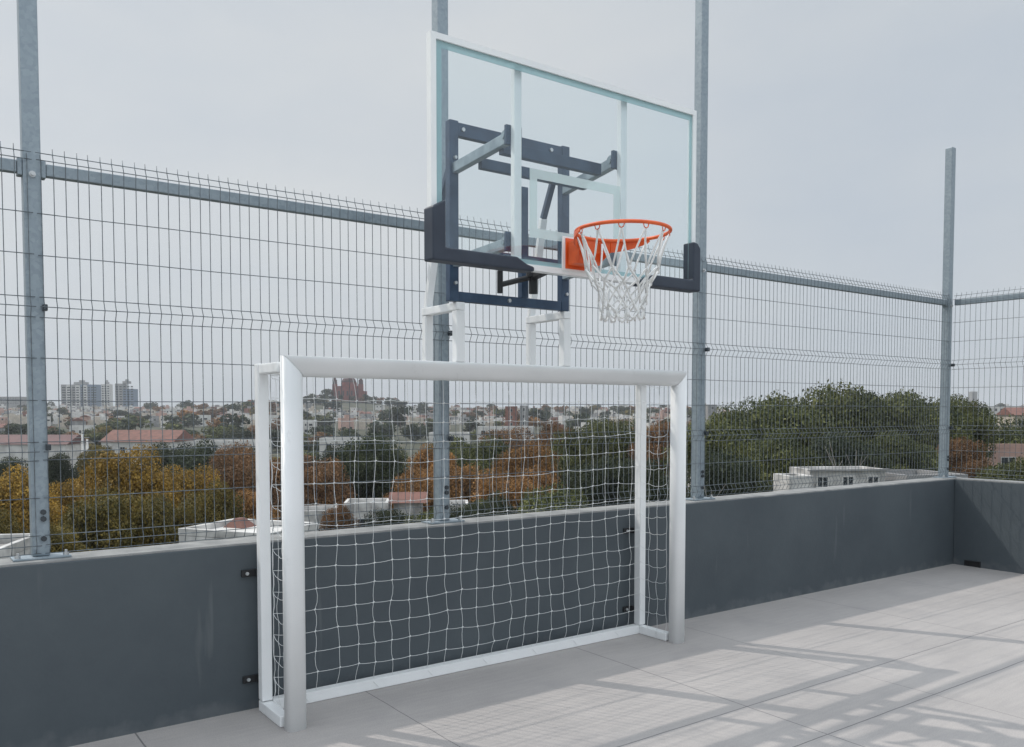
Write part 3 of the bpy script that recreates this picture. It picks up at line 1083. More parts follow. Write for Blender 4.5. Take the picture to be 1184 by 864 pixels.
# ------------------------------------------------------------------ trees
def crown_arrays(seed, n, leaf, nl=26, squash=0.9, lobe=(0.26, 0.44), gaps=0.0):
    rg = np.random.default_rng(seed)
    # lobe centres through an egg-shaped volume, unit radius, z from 0 to ~1.6*squash
    cs = []
    while len(cs) < nl:
        p = rg.uniform(-1, 1, 3)
        q = np.linalg.norm(p * np.array([1, 1, 1.0]))
        if 0.25 < q < 0.80:
            cs.append(p)
    cs = np.array(cs)
    cs[:, 2] *= squash
    rad = rg.uniform(lobe[0], lobe[1], nl)
    w = rad ** 2; w /= w.sum()
    idx = rg.choice(nl, n, p=w)
    d = rg.normal(size=(n, 3)); d /= np.linalg.norm(d, axis=1, keepdims=True)
    rr = rad[idx] * (rg.uniform(0.35, 1.0, n) ** 0.4) * (1 + 0.09 * np.clip(rg.normal(size=n), -2, 1.8))
    pos = cs[idx] + d * rr[:, None] * np.array([1.12, 1.12, 0.82])
    # sparse outer twigs of leaves break the outline
    k = int(n * 0.03)
    pos[:k] *= 1 + np.clip(np.abs(rg.normal(0, 0.05, (k, 1))), 0, 0.09)
    pos[:, 2] += squash
    nrm = d + 0.7 * rg.normal(size=(n, 3)) + np.array([0, 0, 0.5])
    nrm /= np.linalg.norm(nrm, axis=1, keepdims=True)
    t = np.cross(nrm, rg.normal(size=(n, 3))); t /= np.linalg.norm(t, axis=1, keepdims=True)
    b = np.cross(nrm, t)
    s = leaf * rg.uniform(0.6, 1.35, n)[:, None]
    asp = rg.uniform(0.5, 0.85, n)[:, None]
    v = np.stack([pos + t * s, pos + b * s * asp + nrm * s * .15, pos - t * s, pos - b * s * asp + nrm * s * .15], 1).reshape(-1, 3)
    return v


def quads_mesh(name, v, m):
    n = len(v) // 4
    me = bpy.data.meshes.new(name)
    me.vertices.add(len(v)); me.vertices.foreach_set('co', v.astype(np.float32).ravel())
    me.loops.add(4 * n); me.loops.foreach_set('vertex_index', np.arange(4 * n, dtype=np.int32))
    me.polygons.add(n)
    me.polygons.foreach_set('loop_start', np.arange(0, 4 * n, 4, dtype=np.int32))
    me.update(calc_edges=True)
    me.validate()
    me.materials.append(m)
    return me


CROWN = {}


def crown_mesh(kind, var, fine):
    k = (kind, var, fine)
    if k not in CROWN:
        if fine == 2:
            v = crown_arrays(100 + var, 38000, 0.0225, nl=52, squash=0.80, lobe=(0.20, 0.36))
        elif fine == 1:
            v = crown_arrays(200 + var, 2600, 0.066, nl=20, squash=0.85)
        else:
            v = crown_arrays(300 + var, 500, 0.14, nl=12, squash=0.8)
        CROWN[k] = quads_mesh('crown', v, LEAF[kind])
    return CROWN[k]


def trunk_lists(h, r, spread, ztop, seed):
    rnd = random.Random(seed)
    V, F = [], []
    tube(V, F, [(0, 0, -0.6), (0.05, 0, h * .4), (-.04, .06, h * .75), (0, 0, h)], r, 8, r1=r * .6)
    for k in range(7):
        a = 2 * math.pi * k / 7 + rnd.uniform(-.3, .3)
        z0 = h * rnd.uniform(.72, .98)
        e = Vector((math.cos(a) * spread * rnd.uniform(.4, .75), math.sin(a) * spread * rnd.uniform(.4, .75), ztop * rnd.uniform(.7, .95)))
        s = Vector((0, 0, z0))
        m = s.lerp(e, .45) + Vector((0, 0, (ztop - h) * .08))
        tube(V, F, [s, m, e], r * .42, 6, r1=r * .08)
        for q in range(2):
            e2 = e + Vector((rnd.uniform(-1, 1), rnd.uniform(-1, 1), rnd.uniform(.2, .8))) * spread * .3
            tube(V, F, [m.lerp(e, .4), e2], r * .2, 5, r1=r * .05)
    return V, F


TRUNK = {}
TI = [0]


def tree(px, d, top, wpx, kind, label, group=None, fine=2, depth=1.0, pale=False, name='tree'):
    x, y = at(px, d)
    g = terrain(x, y)
    H = zat(top, d) - g
    rad = wpx / 987.0 * d / 2 * 1.08
    ch = min(H * 0.80, rad * 2.2 * depth)
    TI[0] += 1
    i = TI[0]
    t = thing(name, label, 'tree', (x, y, g), random.uniform(0, 6.28), group)
    me = crown_mesh(kind, i % (5 if fine == 2 else 4), fine)
    c = bpy.data.objects.new('crown', me); C.objects.link(c); c.parent = t
    c.location = (0, 0, H - ch * 0.985)
    c.scale = (rad, rad, ch / 1.56)
    if fine:
        tk = obj('trunk', trunk_lists(max(1.0, H - ch * 0.75), 0.16 + rad * .05, rad, H - ch * .25, i), M_palebark if pale else M_bark, t, smooth=True)
    return t


NEAR = [
    # left of the goal
    (14, 39, 543, 100, 'gold', 'golden autumn tree at left edge of the photo beside leftmost post'),
    (-8, 33, 588, 90, 'olive', 'olive autumn tree lowest at the left photo edge'),
    (92, 44, 546, 80, 'gold', 'golden tree just right of the leftmost fence post'),
    (150, 42, 519, 112, 'gold', 'tallest bright golden autumn tree, between leftmost post and goal'),
    (214, 46, 537, 80, 'gold', 'yellow tree left of brown trees, above the white roof corner'),
    (262, 56, 528, 92, 'rust', 'brownish autumn tree behind the goal\'s left side'),
    (318, 64, 530, 70, 'rust', 'brown tree seen through the left side net of the goal'),
    (60, 30, 604, 70, 'olive', 'low olive tree at the foot of the leftmost fence post'),
    (118, 33, 570, 110, 'olive', 'olive green tree in front of the golden ones above the wall'),
    (190, 34, 572, 100, 'olive', 'olive yellow tree left of the white roof corner'),
    (245, 38, 560, 80, 'olive', 'brown green tree directly behind the white roof corner'),
    (284, 40, 566, 66, 'orange', 'small orange tree beside the goal\'s left rear post'),
    # behind the net
    (366, 66, 532, 80, 'rust', 'rust brown tree behind upper left of goal net'),
    (428, 70, 503, 86, 'dark', 'dark green tree left of the orange trees behind the net'),
    (484, 66, 540, 84, 'orange', 'orange tree left of the post behind goal net'),
    (500, 72, 516, 66, 'orange', 'orange brown treetop behind the post in the net'),
    (545, 66, 538, 76, 'orange', 'orange tree just right of the post behind net'),
    (568, 84, 506, 90, 'green', 'green tree high behind centre of goal net'),
    (612, 62, 514, 92, 'orange', 'large bright orange tree at centre right of goal net'),
    (600, 50, 541, 110, 'orange', 'lower orange tree in front of large orange one'),
    (572, 44, 572, 80, 'dark', 'dark shrubby tree below the orange trees behind net'),
    (640, 42, 562, 110, 'green', 'green tree under the orange trees, above wall top behind net'),
    (676, 74, 486, 86, 'green', 'green tree rising behind right part of goal net'),
    (718, 66, 488, 80, 'green', 'green tree behind the goal\'s right rear post'),
    (690, 50, 528, 100, 'dark', 'dark green tree low behind right part of goal net'),
    (640, 90, 488, 60, 'rust', 'brown tree far behind the large orange tree'),
    (764, 64, 486, 66, 'rust', 'brown tree between the goal\'s right posts'),
    (800, 58, 500, 60, 'rust', 'reddish brown tree behind the tall post right of goal'),
    (745, 48, 532, 70, 'dark', 'dark tree filling the goal\'s right side net'),
    (200, 112, 511, 64, 'dark', 'dark tree in front of white flat hall, left of goal'),
    (236, 108, 511, 76, 'dark', 'dark green tree below the middle of white flat hall'),
    (278, 104, 512, 76, 'rust', 'dull brown tree below right end of white flat hall'),
    (62, 100, 524, 50, 'dark', 'dark tree below maroon hall, right of leftmost post'),
    (8, 95, 530, 56, 'dark', 'dark bush below the maroon hall at left edge'),
    (112, 110, 515, 46, 'olive', 'dull olive tree left of the red roofed hall'),
    (392, 44, 584, 40, 'rust', 'low brown shrub between white houses at left of net'),
    (556, 44, 578, 60, 'green', 'low green shrub right of the post, under the orange trees'),
    (496, 40, 586, 66, 'green', 'low green shrub below the red tiled roof behind net'),
    (452, 41, 590, 66, 'dark', 'low dark shrub below the taller white house behind net'),
    (540, 40, 582, 60, 'dark', 'low dark shrub at the foot of the post behind net'),
    (392, 118, 515, 60, 'dark', 'dark tree in front of the white block, upper left of net'),
    (444, 120, 512, 60, 'green', 'far green tree left of post, above the dark tree in the net'),
    (528, 130, 505, 66, 'green', 'green tree below the long white block behind net'),
    (590, 150, 496, 80, 'rust', 'wide brown tree below the white terrace in the net'),
    (548, 110, 512, 50, 'dark', 'small dark tree right of the post high in net'),
    # right of the tall post
    (836, 52, 474, 115, 'green', 'green tree at left end of the big green group, by tall post'),
    (886, 54, 463, 135, 'green', 'third green tree from the left in the big group'),
    (914, 55, 458, 120, 'green', 'green crown between second and middle trees of the big group'),
    (968, 57, 451, 120, 'green', 'green crown just left of the big group\'s peak'),
    (1028, 59, 453, 110, 'green', 'green crown just right of the big group\'s peak'),
    (860, 53, 467, 110, 'green', 'second green tree from the left in the big group'),
    (942, 56, 455, 150, 'green', 'broad green tree in the middle of the big group'),
    (1000, 58, 446, 135, 'green', 'highest green tree at the peak of the big group'),
    (1056, 60, 458, 125, 'green', 'green tree in the big group left of the corner post'),
    (842, 42, 520, 100, 'dark', 'dark green tree low at left end of the big group'),
    (905, 46, 500, 100, 'green', 'dark leafy tree above left end of white building'),
    (975, 47, 498, 110, 'dark', 'dark tree directly behind the white building'),
    (1045, 48, 500, 100, 'green', 'green tree low beside the corner post on its left'),
    (1108, 62, 459, 80, 'green', 'green treetop right beside the corner post'),
    (1148, 74, 480, 110, 'green', 'green tree right of the corner post under white rooftops'),
    (1196, 76, 482, 100, 'green', 'green tree at right edge of the photo'),
    (1112, 52, 506, 64, 'rust', 'brown green tree at right foot of the corner post'),
    (1168, 46, 528, 90, 'green', 'low green tree above the end wall at right edge'),
]
for (px, d, top, w, kind, lab) in NEAR:
    tree(px, d, top, w, kind, lab, 'trees around the terrace', 2)


# bare tree in front of the big group
def bare_tree(px, d, top, label):
    x, y = at(px, d); g = terrain(x, y); H = zat(top, d) - g
    t = thing('bare_tree', label, 'tree', (x, y, g))
    rnd = random.Random(int(px))
    V, F = [], []
    tube(V, F, [(0, 0, -.5), (.1, 0, H * .5), (0, .1, H * .7)], .14, 7, r1=.08)
    obj('trunk', (V, F), M_palebark, t, smooth=True)
    V, F = [], []
    for k in range(5):
        a = rnd.uniform(0, 6.28); s = Vector((0.03, 0.05, H * rnd.uniform(.6, .7)))
        e = Vector((math.cos(a) * rnd.uniform(.5, 2.0), math.sin(a) * rnd.uniform(.5, 2.0), H * rnd.uniform(.88, 1.0)))
        m = s.lerp(e, .5) + Vector((0, 0, .3))
        tube(V, F, [s, m, e], .04, 5, r1=.010)
        for q in range(3):
            e2 = m.lerp(e, .5) + Vector((rnd.uniform(-.8, .8), rnd.uniform(-.8, .8), rnd.uniform(.3, 1.1)))
            tube(V, F, [m.lerp(e, .2 * q), e2], .022, 4, r1=.008)
    obj('branches', (V, F), M_palebark, t, smooth=True)


bare_tree(990, 43.5, 508, 'pale bare tree with leafless branches above the white building')
bare_tree(838, 40, 555, 'pale bare branching tree right of the tall post near wall top')

# ------------------------------------------------------------------ houses
M_hw = [mat('white_render', (0.62, 0.61, 0.59), 0.8, 0, col2=(0.48, 0.47, 0.45), scale=.6, detail=8),
        mat('cream_render', (0.52, 0.46, 0.38), 0.8, 0, col2=(0.42, 0.37, 0.31), scale=.6, detail=8),
        mat('pink_render', (0.46, 0.30, 0.25), 0.8, 0, col2=(0.38, 0.25, 0.21), scale=.6, detail=8),
        mat('grey_render', (0.30, 0.30, 0.30), 0.8, 0, col2=(0.22, 0.22, 0.22), scale=.6, detail=8),
        mat('brick_red', (0.25, 0.115, 0.085), 0.85, 0, col2=(0.19, 0.09, 0.07), scale=.8, detail=8)]
M_win = mat('dark_window', (0.03, 0.036, 0.042), 0.15)
M_roof = mat('flat_roof_grey', (0.36, 0.35, 0.34), 0.9, 0, col2=(0.24, 0.23, 0.22), scale=.5, detail=8)
M_tile = mat('clay_roof_tile', (0.20, 0.095, 0.075), 0.85, 0, col2=(0.145, 0.075, 0.06), scale=1.0, detail=8)
M_maroon = mat('maroon_roof_sheet', (0.125, 0.06, 0.058), 0.7, 0, col2=(0.10, 0.05, 0.05), scale=.3)
M_stain = mat('white_render_stained', (0.66, 0.65, 0.63), 0.85, 0, col2=(0.27, 0.265, 0.255), scale=1.1, detail=10, lo=.38, hi=.68)


def house_bm(w, dp, h, seed, tower=False, pitched=False):
    """walls slot 0, windows slot 1, roof slot 2"""
    rnd = random.Random(seed)
    b = NB()
    box(b, -w / 2, w / 2, -dp / 2, dp / 2, -6, h)
    if pitched:
        t = bmesh.new()
        ov = .3
        vs = [t.verts.new(p) for p in [(-w / 2 - ov, -dp / 2 - ov, h + .02), (w / 2 + ov, -dp / 2 - ov, h + .02), (w / 2 + ov, dp / 2 + ov, h + .02), (-w / 2 - ov, dp / 2 + ov, h + .02),
                                       (-w / 2 - ov, 0, h + dp * .22), (w / 2 + ov, 0, h + dp * .22)]]
        for f in [(0, 1, 5, 4), (2, 3, 4, 5), (0, 4, 3), (1, 2, 5), (3, 2, 1, 0)]:
            t.faces.new([vs[q] for q in f])
        merge(b, t, 2)
    else:
        box(b, -w / 2 + .25, w / 2 - .25, -dp / 2 + .25, dp / 2 - .25, h + .003, h + .06, 2)
        for (x0, x1, y0, y1) in [(-w / 2, w / 2, -dp / 2, -dp / 2 + .2), (-w / 2, w / 2, dp / 2 - .2, dp / 2), (-w / 2, -w / 2 + .2, -dp / 2 + .2, dp / 2 - .2), (w / 2 - .2, w / 2, -dp / 2 + .2, dp / 2 - .2)]:
            box(b, x0, x1, y0, y1, h + .002, h + .55, 0)
        if rnd.random() < .6:
            sx = rnd.uniform(-w * .2, w * .2)
            box(b, sx - 1.2, sx + 1.2, -1.2, 1.2, h + .06, h + 2.3, 0)
        if rnd.random() < .6:
            sx = rnd.uniform(-w * .3, w * .3)
            box(b, sx - .5, sx + .5, -dp * .3 - .5, -dp * .3 + .5, h + .06, h + 1.3, 3)
    nf = max(1, int(h / 3))
    for f in range(nf):
        z = h - 2.6 - f * 3.0
        if z < -3: break
        for (ax, L, off) in (('x', w, dp / 2), ('y', dp, w / 2)):
            n = max(1, int(L / (2.6 if not tower else 3.2)))
            for k in range(n):
                if not tower and rnd.random() < .5: continue
                c = -L / 2 + L * (k + .5) / n
                ww = rnd.uniform(.35, .9) if not tower else .95; zz = rnd.uniform(-.2, .3)
                for s in (-1, 1):
                    if ax == 'x':
                        box(b, c - ww, c + ww, s * off - .04, s * off + .04, z + zz, z + 1.2, 1)
                    else:
                        box(b, s * off - .04, s * off + .04, c - ww, c + ww, z + zz, z + 1.2, 1)
    return b


HOUSE = []
M_tank = mat('black_water_tank', (0.03, 0.03, 0.032), 0.6)
GN = ['white', 'cream', 'pink', 'grey', 'brick red']
for v in range(15):
    rnd = random.Random(v)
    ci = v % 5
    w, dp, h = rnd.uniform(4.5, 10), rnd.uniform(5, 8), rnd.choice([2.9, 3.2, 3.6, 5.2, 5.8, 6.6])
    me = bpy.data.meshes.new('house')
    bm = house_bm(w, dp, h, v, pitched=(v in (4, 7, 13)))
    bm.to_mesh(me); bm.free()
    for m in (M_hw[ci], M_win, M_tile if v in (4, 7, 13) else M_roof, M_tank): me.materials.append(m)
    HOUSE.append((ci, me))

rnd = random.Random(21)
placed = []
cnt = 0
tries = 0
LBL = ['small %s house far off on the hillside across the city', 'small %s house in the valley beyond the near trees']
while cnt < 300 and tries < 9000:
    tries += 1
    px = rnd.choice([rnd.uniform(-60, 830), rnd.uniform(-60, 830), rnd.uniform(-60, 830), rnd.uniform(-60, 340), rnd.uniform(1110, 1230)])
    d = 430 + 630 * rnd.random() ** 0.75 if rnd.random() < .97 else rnd.uniform(330, 420)
    if 335 < px < 490 and d > 740 and rnd.random() < .93: continue
    x, y = at(px, d)
    if any((x - a) ** 2 + (y - b_) ** 2 < 9.5 ** 2 for a, b_ in placed): continue
    placed.append((x, y))
    ci, me = HOUSE[rnd.choices(range(15), weights=[3.5, 1.6, .9, .9, .5] * 3)[0]]
    o = bpy.data.objects.new('house', me)
    C.objects.link(o)
    o.location = (x, y, terrain(x, y))
    o.rotation_euler = (0, 0, rnd.choice([0, 1, 2, 3]) * math.pi / 2 + R(36 - 54) + rnd.uniform(-.6, .6))
    far = 0 if d > 600 else 1
    tag(o, LBL[far] % GN[ci], 'house', '%s houses %s' % (GN[ci], 'on the far hillside' if far == 0 else 'in the valley'))
    cnt += 1

# the rest of the town, behind and between: far too many to count
def town_mass():
    V, F, MI = [], [], []
    r_ = random.Random(77)
    n = 0
    while n < 1500:
        px = r_.uniform(-70, 840) if r_.random() < .93 else r_.uniform(1105, 1240)
        d = r_.uniform(560, 1090)
        if 335 < px < 490 and d > 760 and r_.random() < .9: continue
        x, y = at(px, d)
        z = terrain(x, y)
        w, dp, h = r_.uniform(2.0, 4.2), r_.uniform(2.0, 4.0), r_.choice([2.6, 2.9, 3.1, 4.8, 5.4])
        a = r_.uniform(0, 3.14); c_, s_ = math.cos(a), math.sin(a)
        mi = r_.choices([0, 1, 2, 3, 4], weights=[4, 2, 1, 2, .8])[0]

        def bx(x0, x1, y0, y1, z0, z1, m):
            k = len(V)
            for (p, q, zz) in [(x0, y0, z0), (x1, y0, z0), (x1, y1, z0), (x0, y1, z0), (x0, y0, z1), (x1, y0, z1), (x1, y1, z1), (x0, y1, z1)]:
                V.append((x + p * c_ - q * s_, y + p * s_ + q * c_, zz))
            for f in [(4, 5, 6, 7), (0, 1, 5, 4), (1, 2, 6, 5), (2, 3, 7, 6), (3, 0, 4, 7)]:
                F.append(tuple(k + i for i in f)); MI.append(m)
        bx(-w, w, -dp, dp, z - 3, z + h, mi)
        if r_.random() < .5:
            q = r_.uniform(-w * .5, w * .3)
            bx(q, q + w * .6, -dp * .4, dp * .4, z + h + .002, z + h + r_.uniform(.8, 2.2), r_.choice([mi, 0, 3]))
        for s in (-1, 1):
            for t in range(2):
                if r_.random() < .6:
                    q = r_.uniform(-w * .7, w * .4)
                    bx(q, q + r_.uniform(.6, 1.3), s * dp - .05, s * dp + .05, z + h - 2.0, z + h - .8, 5)
                if r_.random() < .6:
                    q = r_.uniform(-dp * .7, dp * .4)
                    bx(s * w - .05, s * w + .05, q, q + r_.uniform(.6, 1.3), z + h - 2.0, z + h - .8, 5)
        n += 1
    o = obj('distant_town', (V, F), M_hw + [M_win])
    o.data.polygons.foreach_set('material_index', MI)
    o.data.update()
    tag(o, kind='stuff')


town_mass()

# hillside trees
KT = {'dark': 'dark green', 'green': 'green', 'rust': 'brown', 'orange': 'orange', 'olive': 'olive'}
rnd = random.Random(5)
FARTREE = []


def far_tree(px, d, size, kind, lab, grp, aspect=.8):
    x, y = at(px, d)
    TI[0] += 1
    t = thing('hillside_tree', lab, 'tree', (x, y, terrain(x, y)), rnd.uniform(0, 6.28), grp)
    me = crown_mesh(kind, TI[0] % 4, 0 if d > 350 else 1)
    c = bpy.data.objects.new('crown', me); C.objects.link(c); c.parent = t
    c.location = (0, 0, size * .10)
    c.scale = (size, size, size * aspect)
    V, F = [], []
    tube(V, F, [(0, 0, -1), (0, 0, size * .75)], size * .06, 5, r1=size * .03)
    obj('trunk', (V, F), M_bark, t)


n = 0
while n < 290:
    px = rnd.uniform(-60, 830) if rnd.random() < .9 else rnd.uniform(1105, 1230)
    d = rnd.uniform(400, 1040) if rnd.random() < .62 else rnd.uniform(140, 400)
    kind = rnd.choices(['dark', 'green', 'rust', 'orange', 'olive'], weights=[5, 2.5, 1.5, .4, 1])[0]
    if 335 < px < 490 and d > 720: kind = rnd.choice(['dark', 'dark', 'rust'])
    size = rnd.uniform(4.0, 8.0) if d > 350 else rnd.uniform(3.5, 6.0)
    x, y = at(px, d)
    if any((x - a) ** 2 + (y - b_) ** 2 < 8 ** 2 for a, b_ in placed): continue
    far = d > 500
    far_tree(px, d, size, kind, ('small %s tree among the houses on the far hillside' if far else 'rounded %s tree in the valley beyond the near trees') % KT[kind],
             '%s trees %s' % (KT[kind], 'on the far hillside' if far else 'in the valley'))
    n += 1
for px, d, s, k in [(270, 700, 7, 'dark'), (285, 720, 7, 'green'), (300, 690, 7, 'dark'), (255, 680, 6, 'rust'), (312, 710, 7, 'rust'), (292, 760, 6, 'dark'), (276, 780, 6, 'rust'), (306, 790, 6, 'dark'), (326, 730, 6, 'dark'),
                    (225, 300, 6, 'dark'), (250, 310, 6, 'green'), (275, 300, 6, 'dark'), (300, 320, 6, 'rust'), (320, 300, 6, 'dark'), (20, 330, 6, 'dark'), (60, 300, 6, 'dark'), (110, 320, 6, 'green'), (210, 330, 5, 'dark')]:
    far_tree(px, d, s, k, 'rounded %s tree on the low hill left of the church hill' % KT[k] if d > 500 else 'rounded %s tree just behind the long halls' % KT[k], '%s trees on the low hill and behind halls' % KT[k])
# clumps round the church and skyline trees
for px, d, s, k in [(345, 905, 5, 'dark'), (352, 900, 5.5, 'dark'), (362, 896, 6, 'dark'), (378, 893, 8, 'dark'), (372, 900, 5, 'rust'), (424, 893, 6, 'dark'), (432, 898, 5, 'dark'), (440, 900, 5, 'rust'), (450, 905, 6, 'dark'), (418, 885, 4, 'rust'), (395, 880, 4, 'dark'),
                    (408, 876, 4, 'dark'), (384, 878, 5, 'dark'), (430, 880, 5, 'dark'), (460, 900, 5, 'dark')]:
    far_tree(px, d, s, k, 'dark tree on the hilltop beside the red domed church', 'trees around the hilltop church', 0.9)
for px, d, s, lab in [(670, 420, 6.5, 'round dark tree on the skyline, left of a pair, behind goal net'), (687, 410, 7.0, 'round dark tree on the skyline, right of a pair, behind goal net'),
                      (215, 900, 9, 'single dark tree standing on skyline left of goal'), (173, 950, 6, 'small thin tree on skyline right of apartment towers'), (463, 500, 8, 'dark blue green tree right of the church hill'), (58, 1000, 8, 'dark tree on the skyline left of apartment towers')]:
    far_tree(px, d, s, 'dark', lab, None, 1.0)


def building(name, label, cat, px, d, top, w, dp, mw, parts=(), rz=0.0, h=None, roofm=None, pitched=False, winrows=1, lip=.35, wz=None, eave=False, sp=2.6):
    """near or middle-distance building with wall, windows, roof as parts; px is its centre"""
    x, y = at(px, d)
    g = terrain(x, y)
    H = zat(top, d) - g
    t = thing(name, label, cat, (x, y, g), AZ - math.pi / 2 + rz)
    b = NB(); box(b, -w / 2, w / 2, -dp / 2, dp / 2, -1, H - (lip if not pitched else 0), bev=0.03)
    obj('wall', b, mw, t)
    b = NB()
    if pitched:
        ov = .35
        hh = H
        vs = [b.verts.new(p) for p in [(-w / 2 - ov, -dp / 2 - ov, hh + .01), (w / 2 + ov, -dp / 2 - ov, hh + .01), (w / 2 + ov, dp / 2 + ov, hh + .01), (-w / 2 - ov, dp / 2 + ov, hh + .01), (-w / 2 - ov, 0, hh + dp * .2), (w / 2 + ov, 0, hh + dp * .2)]]
        for f in [(0, 1, 5, 4), (2, 3, 4, 5), (0, 4, 3), (1, 2, 5), (3, 2, 1, 0)]:
            b.faces.new([vs[q] for q in f])
        obj('roof', b, roofm or M_tile, t)
    else:
        hb = H - lip
        box(b, -w / 2 + .2, w / 2 - .2, -dp / 2 + .2, dp / 2 - .2, hb + .003, hb + .05)
        rf = obj('roof', b, roofm or M_roof, t)
        b = NB()
        for (x0, x1, y0, y1) in [(-w / 2 - .01, w / 2 + .01, -dp / 2 - .01, -dp / 2 + .18), (-w / 2 - .01, w / 2 + .01, dp / 2 - .18, dp / 2 + .01), (-w / 2 - .01, -w / 2 + .18, -dp / 2 + .18, dp / 2 - .18), (w / 2 - .18, w / 2 + .01, -dp / 2 + .18, dp / 2 - .18)]:
            box(b, x0, x1, y0, y1, hb + .002, H, bev=.015)
        obj('roof_parapet', b, mw, rf)
    if eave:
        b = NB(); box(b, -w / 2 - .12, w / 2 + .12, -dp / 2 - .2, -dp / 2 - .012, H - .07, H + .012)
        obj('eave', b, M_hw[3], t)
    n = max(1, int(w / sp))
    for f in range(winrows):
        z = H - 2.3 - f * 2.9
        wh = 1.2
        if wz:
            z = H + wz[0]; wh = wz[1] - wz[0]
        for k in range(n):
            c = -w / 2 + w * (k + .5) / n
            hw = .5 if not wz else .24
            b = NB(); box(b, c - hw, c + hw, -dp / 2 - .03, -dp / 2 + .1, z, z + wh)
            wn = obj('window', b, M_win, t)
            b = NB()
            for (x0, x1, z0, z1) in [(c - hw - .06, c - hw, z - .06, z + wh + .06), (c + hw, c + hw + .06, z - .06, z + wh + .06), (c - hw, c + hw, z + wh, z + wh + .06), (c - hw, c + hw, z - .06, z), (c - .02, c + .02, z, z + wh)]:
                box(b, x0, x1, -dp / 2 - .05, -dp / 2 + .02, z0, z1)
            obj('frame', b, M_hw[0], wn)
    return t


# close neighbours just beyond the wall
t = building('white_building', 'white flat roof corner with red roof piece, left of the goal', 'building', 288, 27, 608, 3.3, 2.7, M_stain, rz=R(-20), roofm=M_hw[0], lip=.22, wz=(-1.1, -.5))
b = NB()
hx = terrain(*at(288, 27)); q = zat(608, 27) - hx
vs_ = [b.verts.new(p) for p in [(-1.3, .3, q - .17), (-.5, .3, q - .17), (-.5, 1.0, q - .17), (-1.3, 1.0, q - .17), (-1.0, .5, q + .12), (-.8, .5, q + .12), (-.8, .8, q + .12), (-1.0, .8, q + .12)]]
for f in [(0, 1, 5, 4), (1, 2, 6, 5), (2, 3, 7, 6), (3, 0, 4, 7), (4, 5, 6, 7)]:
    b.faces.new([vs_[k] for k in f])
obj('red_roof_hatch', b, M_tile, t)
building('white_building', 'white low house corner at the bottom of the left photo edge', 'building', -14, 27, 628, 1.6, 4, M_stain, rz=R(10))
building('white_building', 'white house with dark openings at right, in front of the big green trees', 'building', 968, 40, 541, 3.7, 2.0, M_stain, rz=R(8), wz=(-.80, -.36), eave=True, sp=1.22)
building('white_shed', 'lower white block at left end of the white house in front of green trees', 'building', 918, 38.5, 549, 1.15, 1.6, M_stain, rz=R(8), winrows=0)
building('stone_building', 'grey stone rubble building just left of the corner post', 'building', 1056, 41, 546, 3.2, 3.5, M_hw[3], rz=R(12))
building('white_building', 'white wall seen between trunks right of the tall post', 'building', 832, 48, 548, 2.4, 4, M_stain, rz=R(5))
building('white_house', 'white house with dark wall opening low at left of the goal net', 'house', 362, 56, 588, 3.0, 3, M_stain, rz=R(8), winrows=2)
building('white_house', 'taller white house left of the red tiled roof behind net', 'house', 424, 58, 579, 2.9, 3, M_stain, rz=R(6), winrows=2)
building('house', 'house with orange red tile roof behind the goal net', 'house', 472, 60, 579, 2.0, 3, M_stain, rz=R(6), pitched=True)
building('white_house', 'pale house just left of the post behind goal net', 'house', 524, 58, 581, 2.0, 3, M_stain, rz=R(4), winrows=2)
building('white_house', 'pale house just right of the post behind goal net', 'house', 576, 60, 583, 2.2, 3, M_stain, rz=R(4), winrows=2)
building('pink_building', 'pale pink building among trees at right photo edge', 'building', 1172, 70, 512, 5.5, 5, M_hw[2], rz=R(-8), winrows=2)
building('red_building', 'red roofed building on the skyline at right photo edge', 'building', 1186, 180, 480, 8, 8, M_hw[1], rz=R(-8), pitched=True)
# middle distance
building('long_hall', 'long low hall with maroon roof at left edge behind leftmost post', 'building', 22, 190, 513, 26, 10, M_hw[0], pitched=True, roofm=M_maroon, winrows=0)
building('red_hall', 'red roofed hall left of goal beyond golden trees', 'building', 172, 185, 510, 15, 12, M_hw[0], pitched=True, roofm=M_tile)
building('flat_hall', 'long white flat roofed hall right of the red roofed hall', 'building', 262, 190, 509, 17, 10, M_hw[0], lip=.6, winrows=0)
building('white_block', 'white block with flat roof at upper left of goal net', 'building', 396, 170, 506, 7.5, 8, M_hw[0], lip=.5, winrows=2)
building('white_block', 'long white apartment block left of the post behind net', 'building', 520, 190, 500, 8.5, 8, M_hw[0], lip=.5, winrows=2)
building('white_block', 'low white terrace of houses right of post, high in net', 'building', 585, 230, 493, 15, 8, M_hw[0], lip=.5, winrows=2)
building('brown_block', 'brown block standing on the skyline right of post behind net', 'building', 591, 360, 470, 5, 6, M_hw[4], lip=.5, winrows=4)
building('grey_block', 'dark grey block on the skyline right of the brown block', 'building', 606, 360, 469, 3.6, 6, M_hw[3], lip=.5, winrows=4)
building('grey_block', 'grey block on the skyline right of tall post', 'building', 822, 420, 468, 4.5, 6, M_hw[3], lip=.5, winrows=4)
building('grey_tower', 'slim grey tower on the skyline right of the corner post', 'building', 1124, 1300, 453, 8, 10, M_hw[3], lip=.8, winrows=0)
building('white_row', 'white rooftops strip on skyline right of the corner post', 'building', 1152, 420, 470, 24, 8, M_hw[0], lip=.5)

# apartment towers
M_tblue = mat('blue_grey_cladding', (0.13, 0.18, 0.25), 0.5)


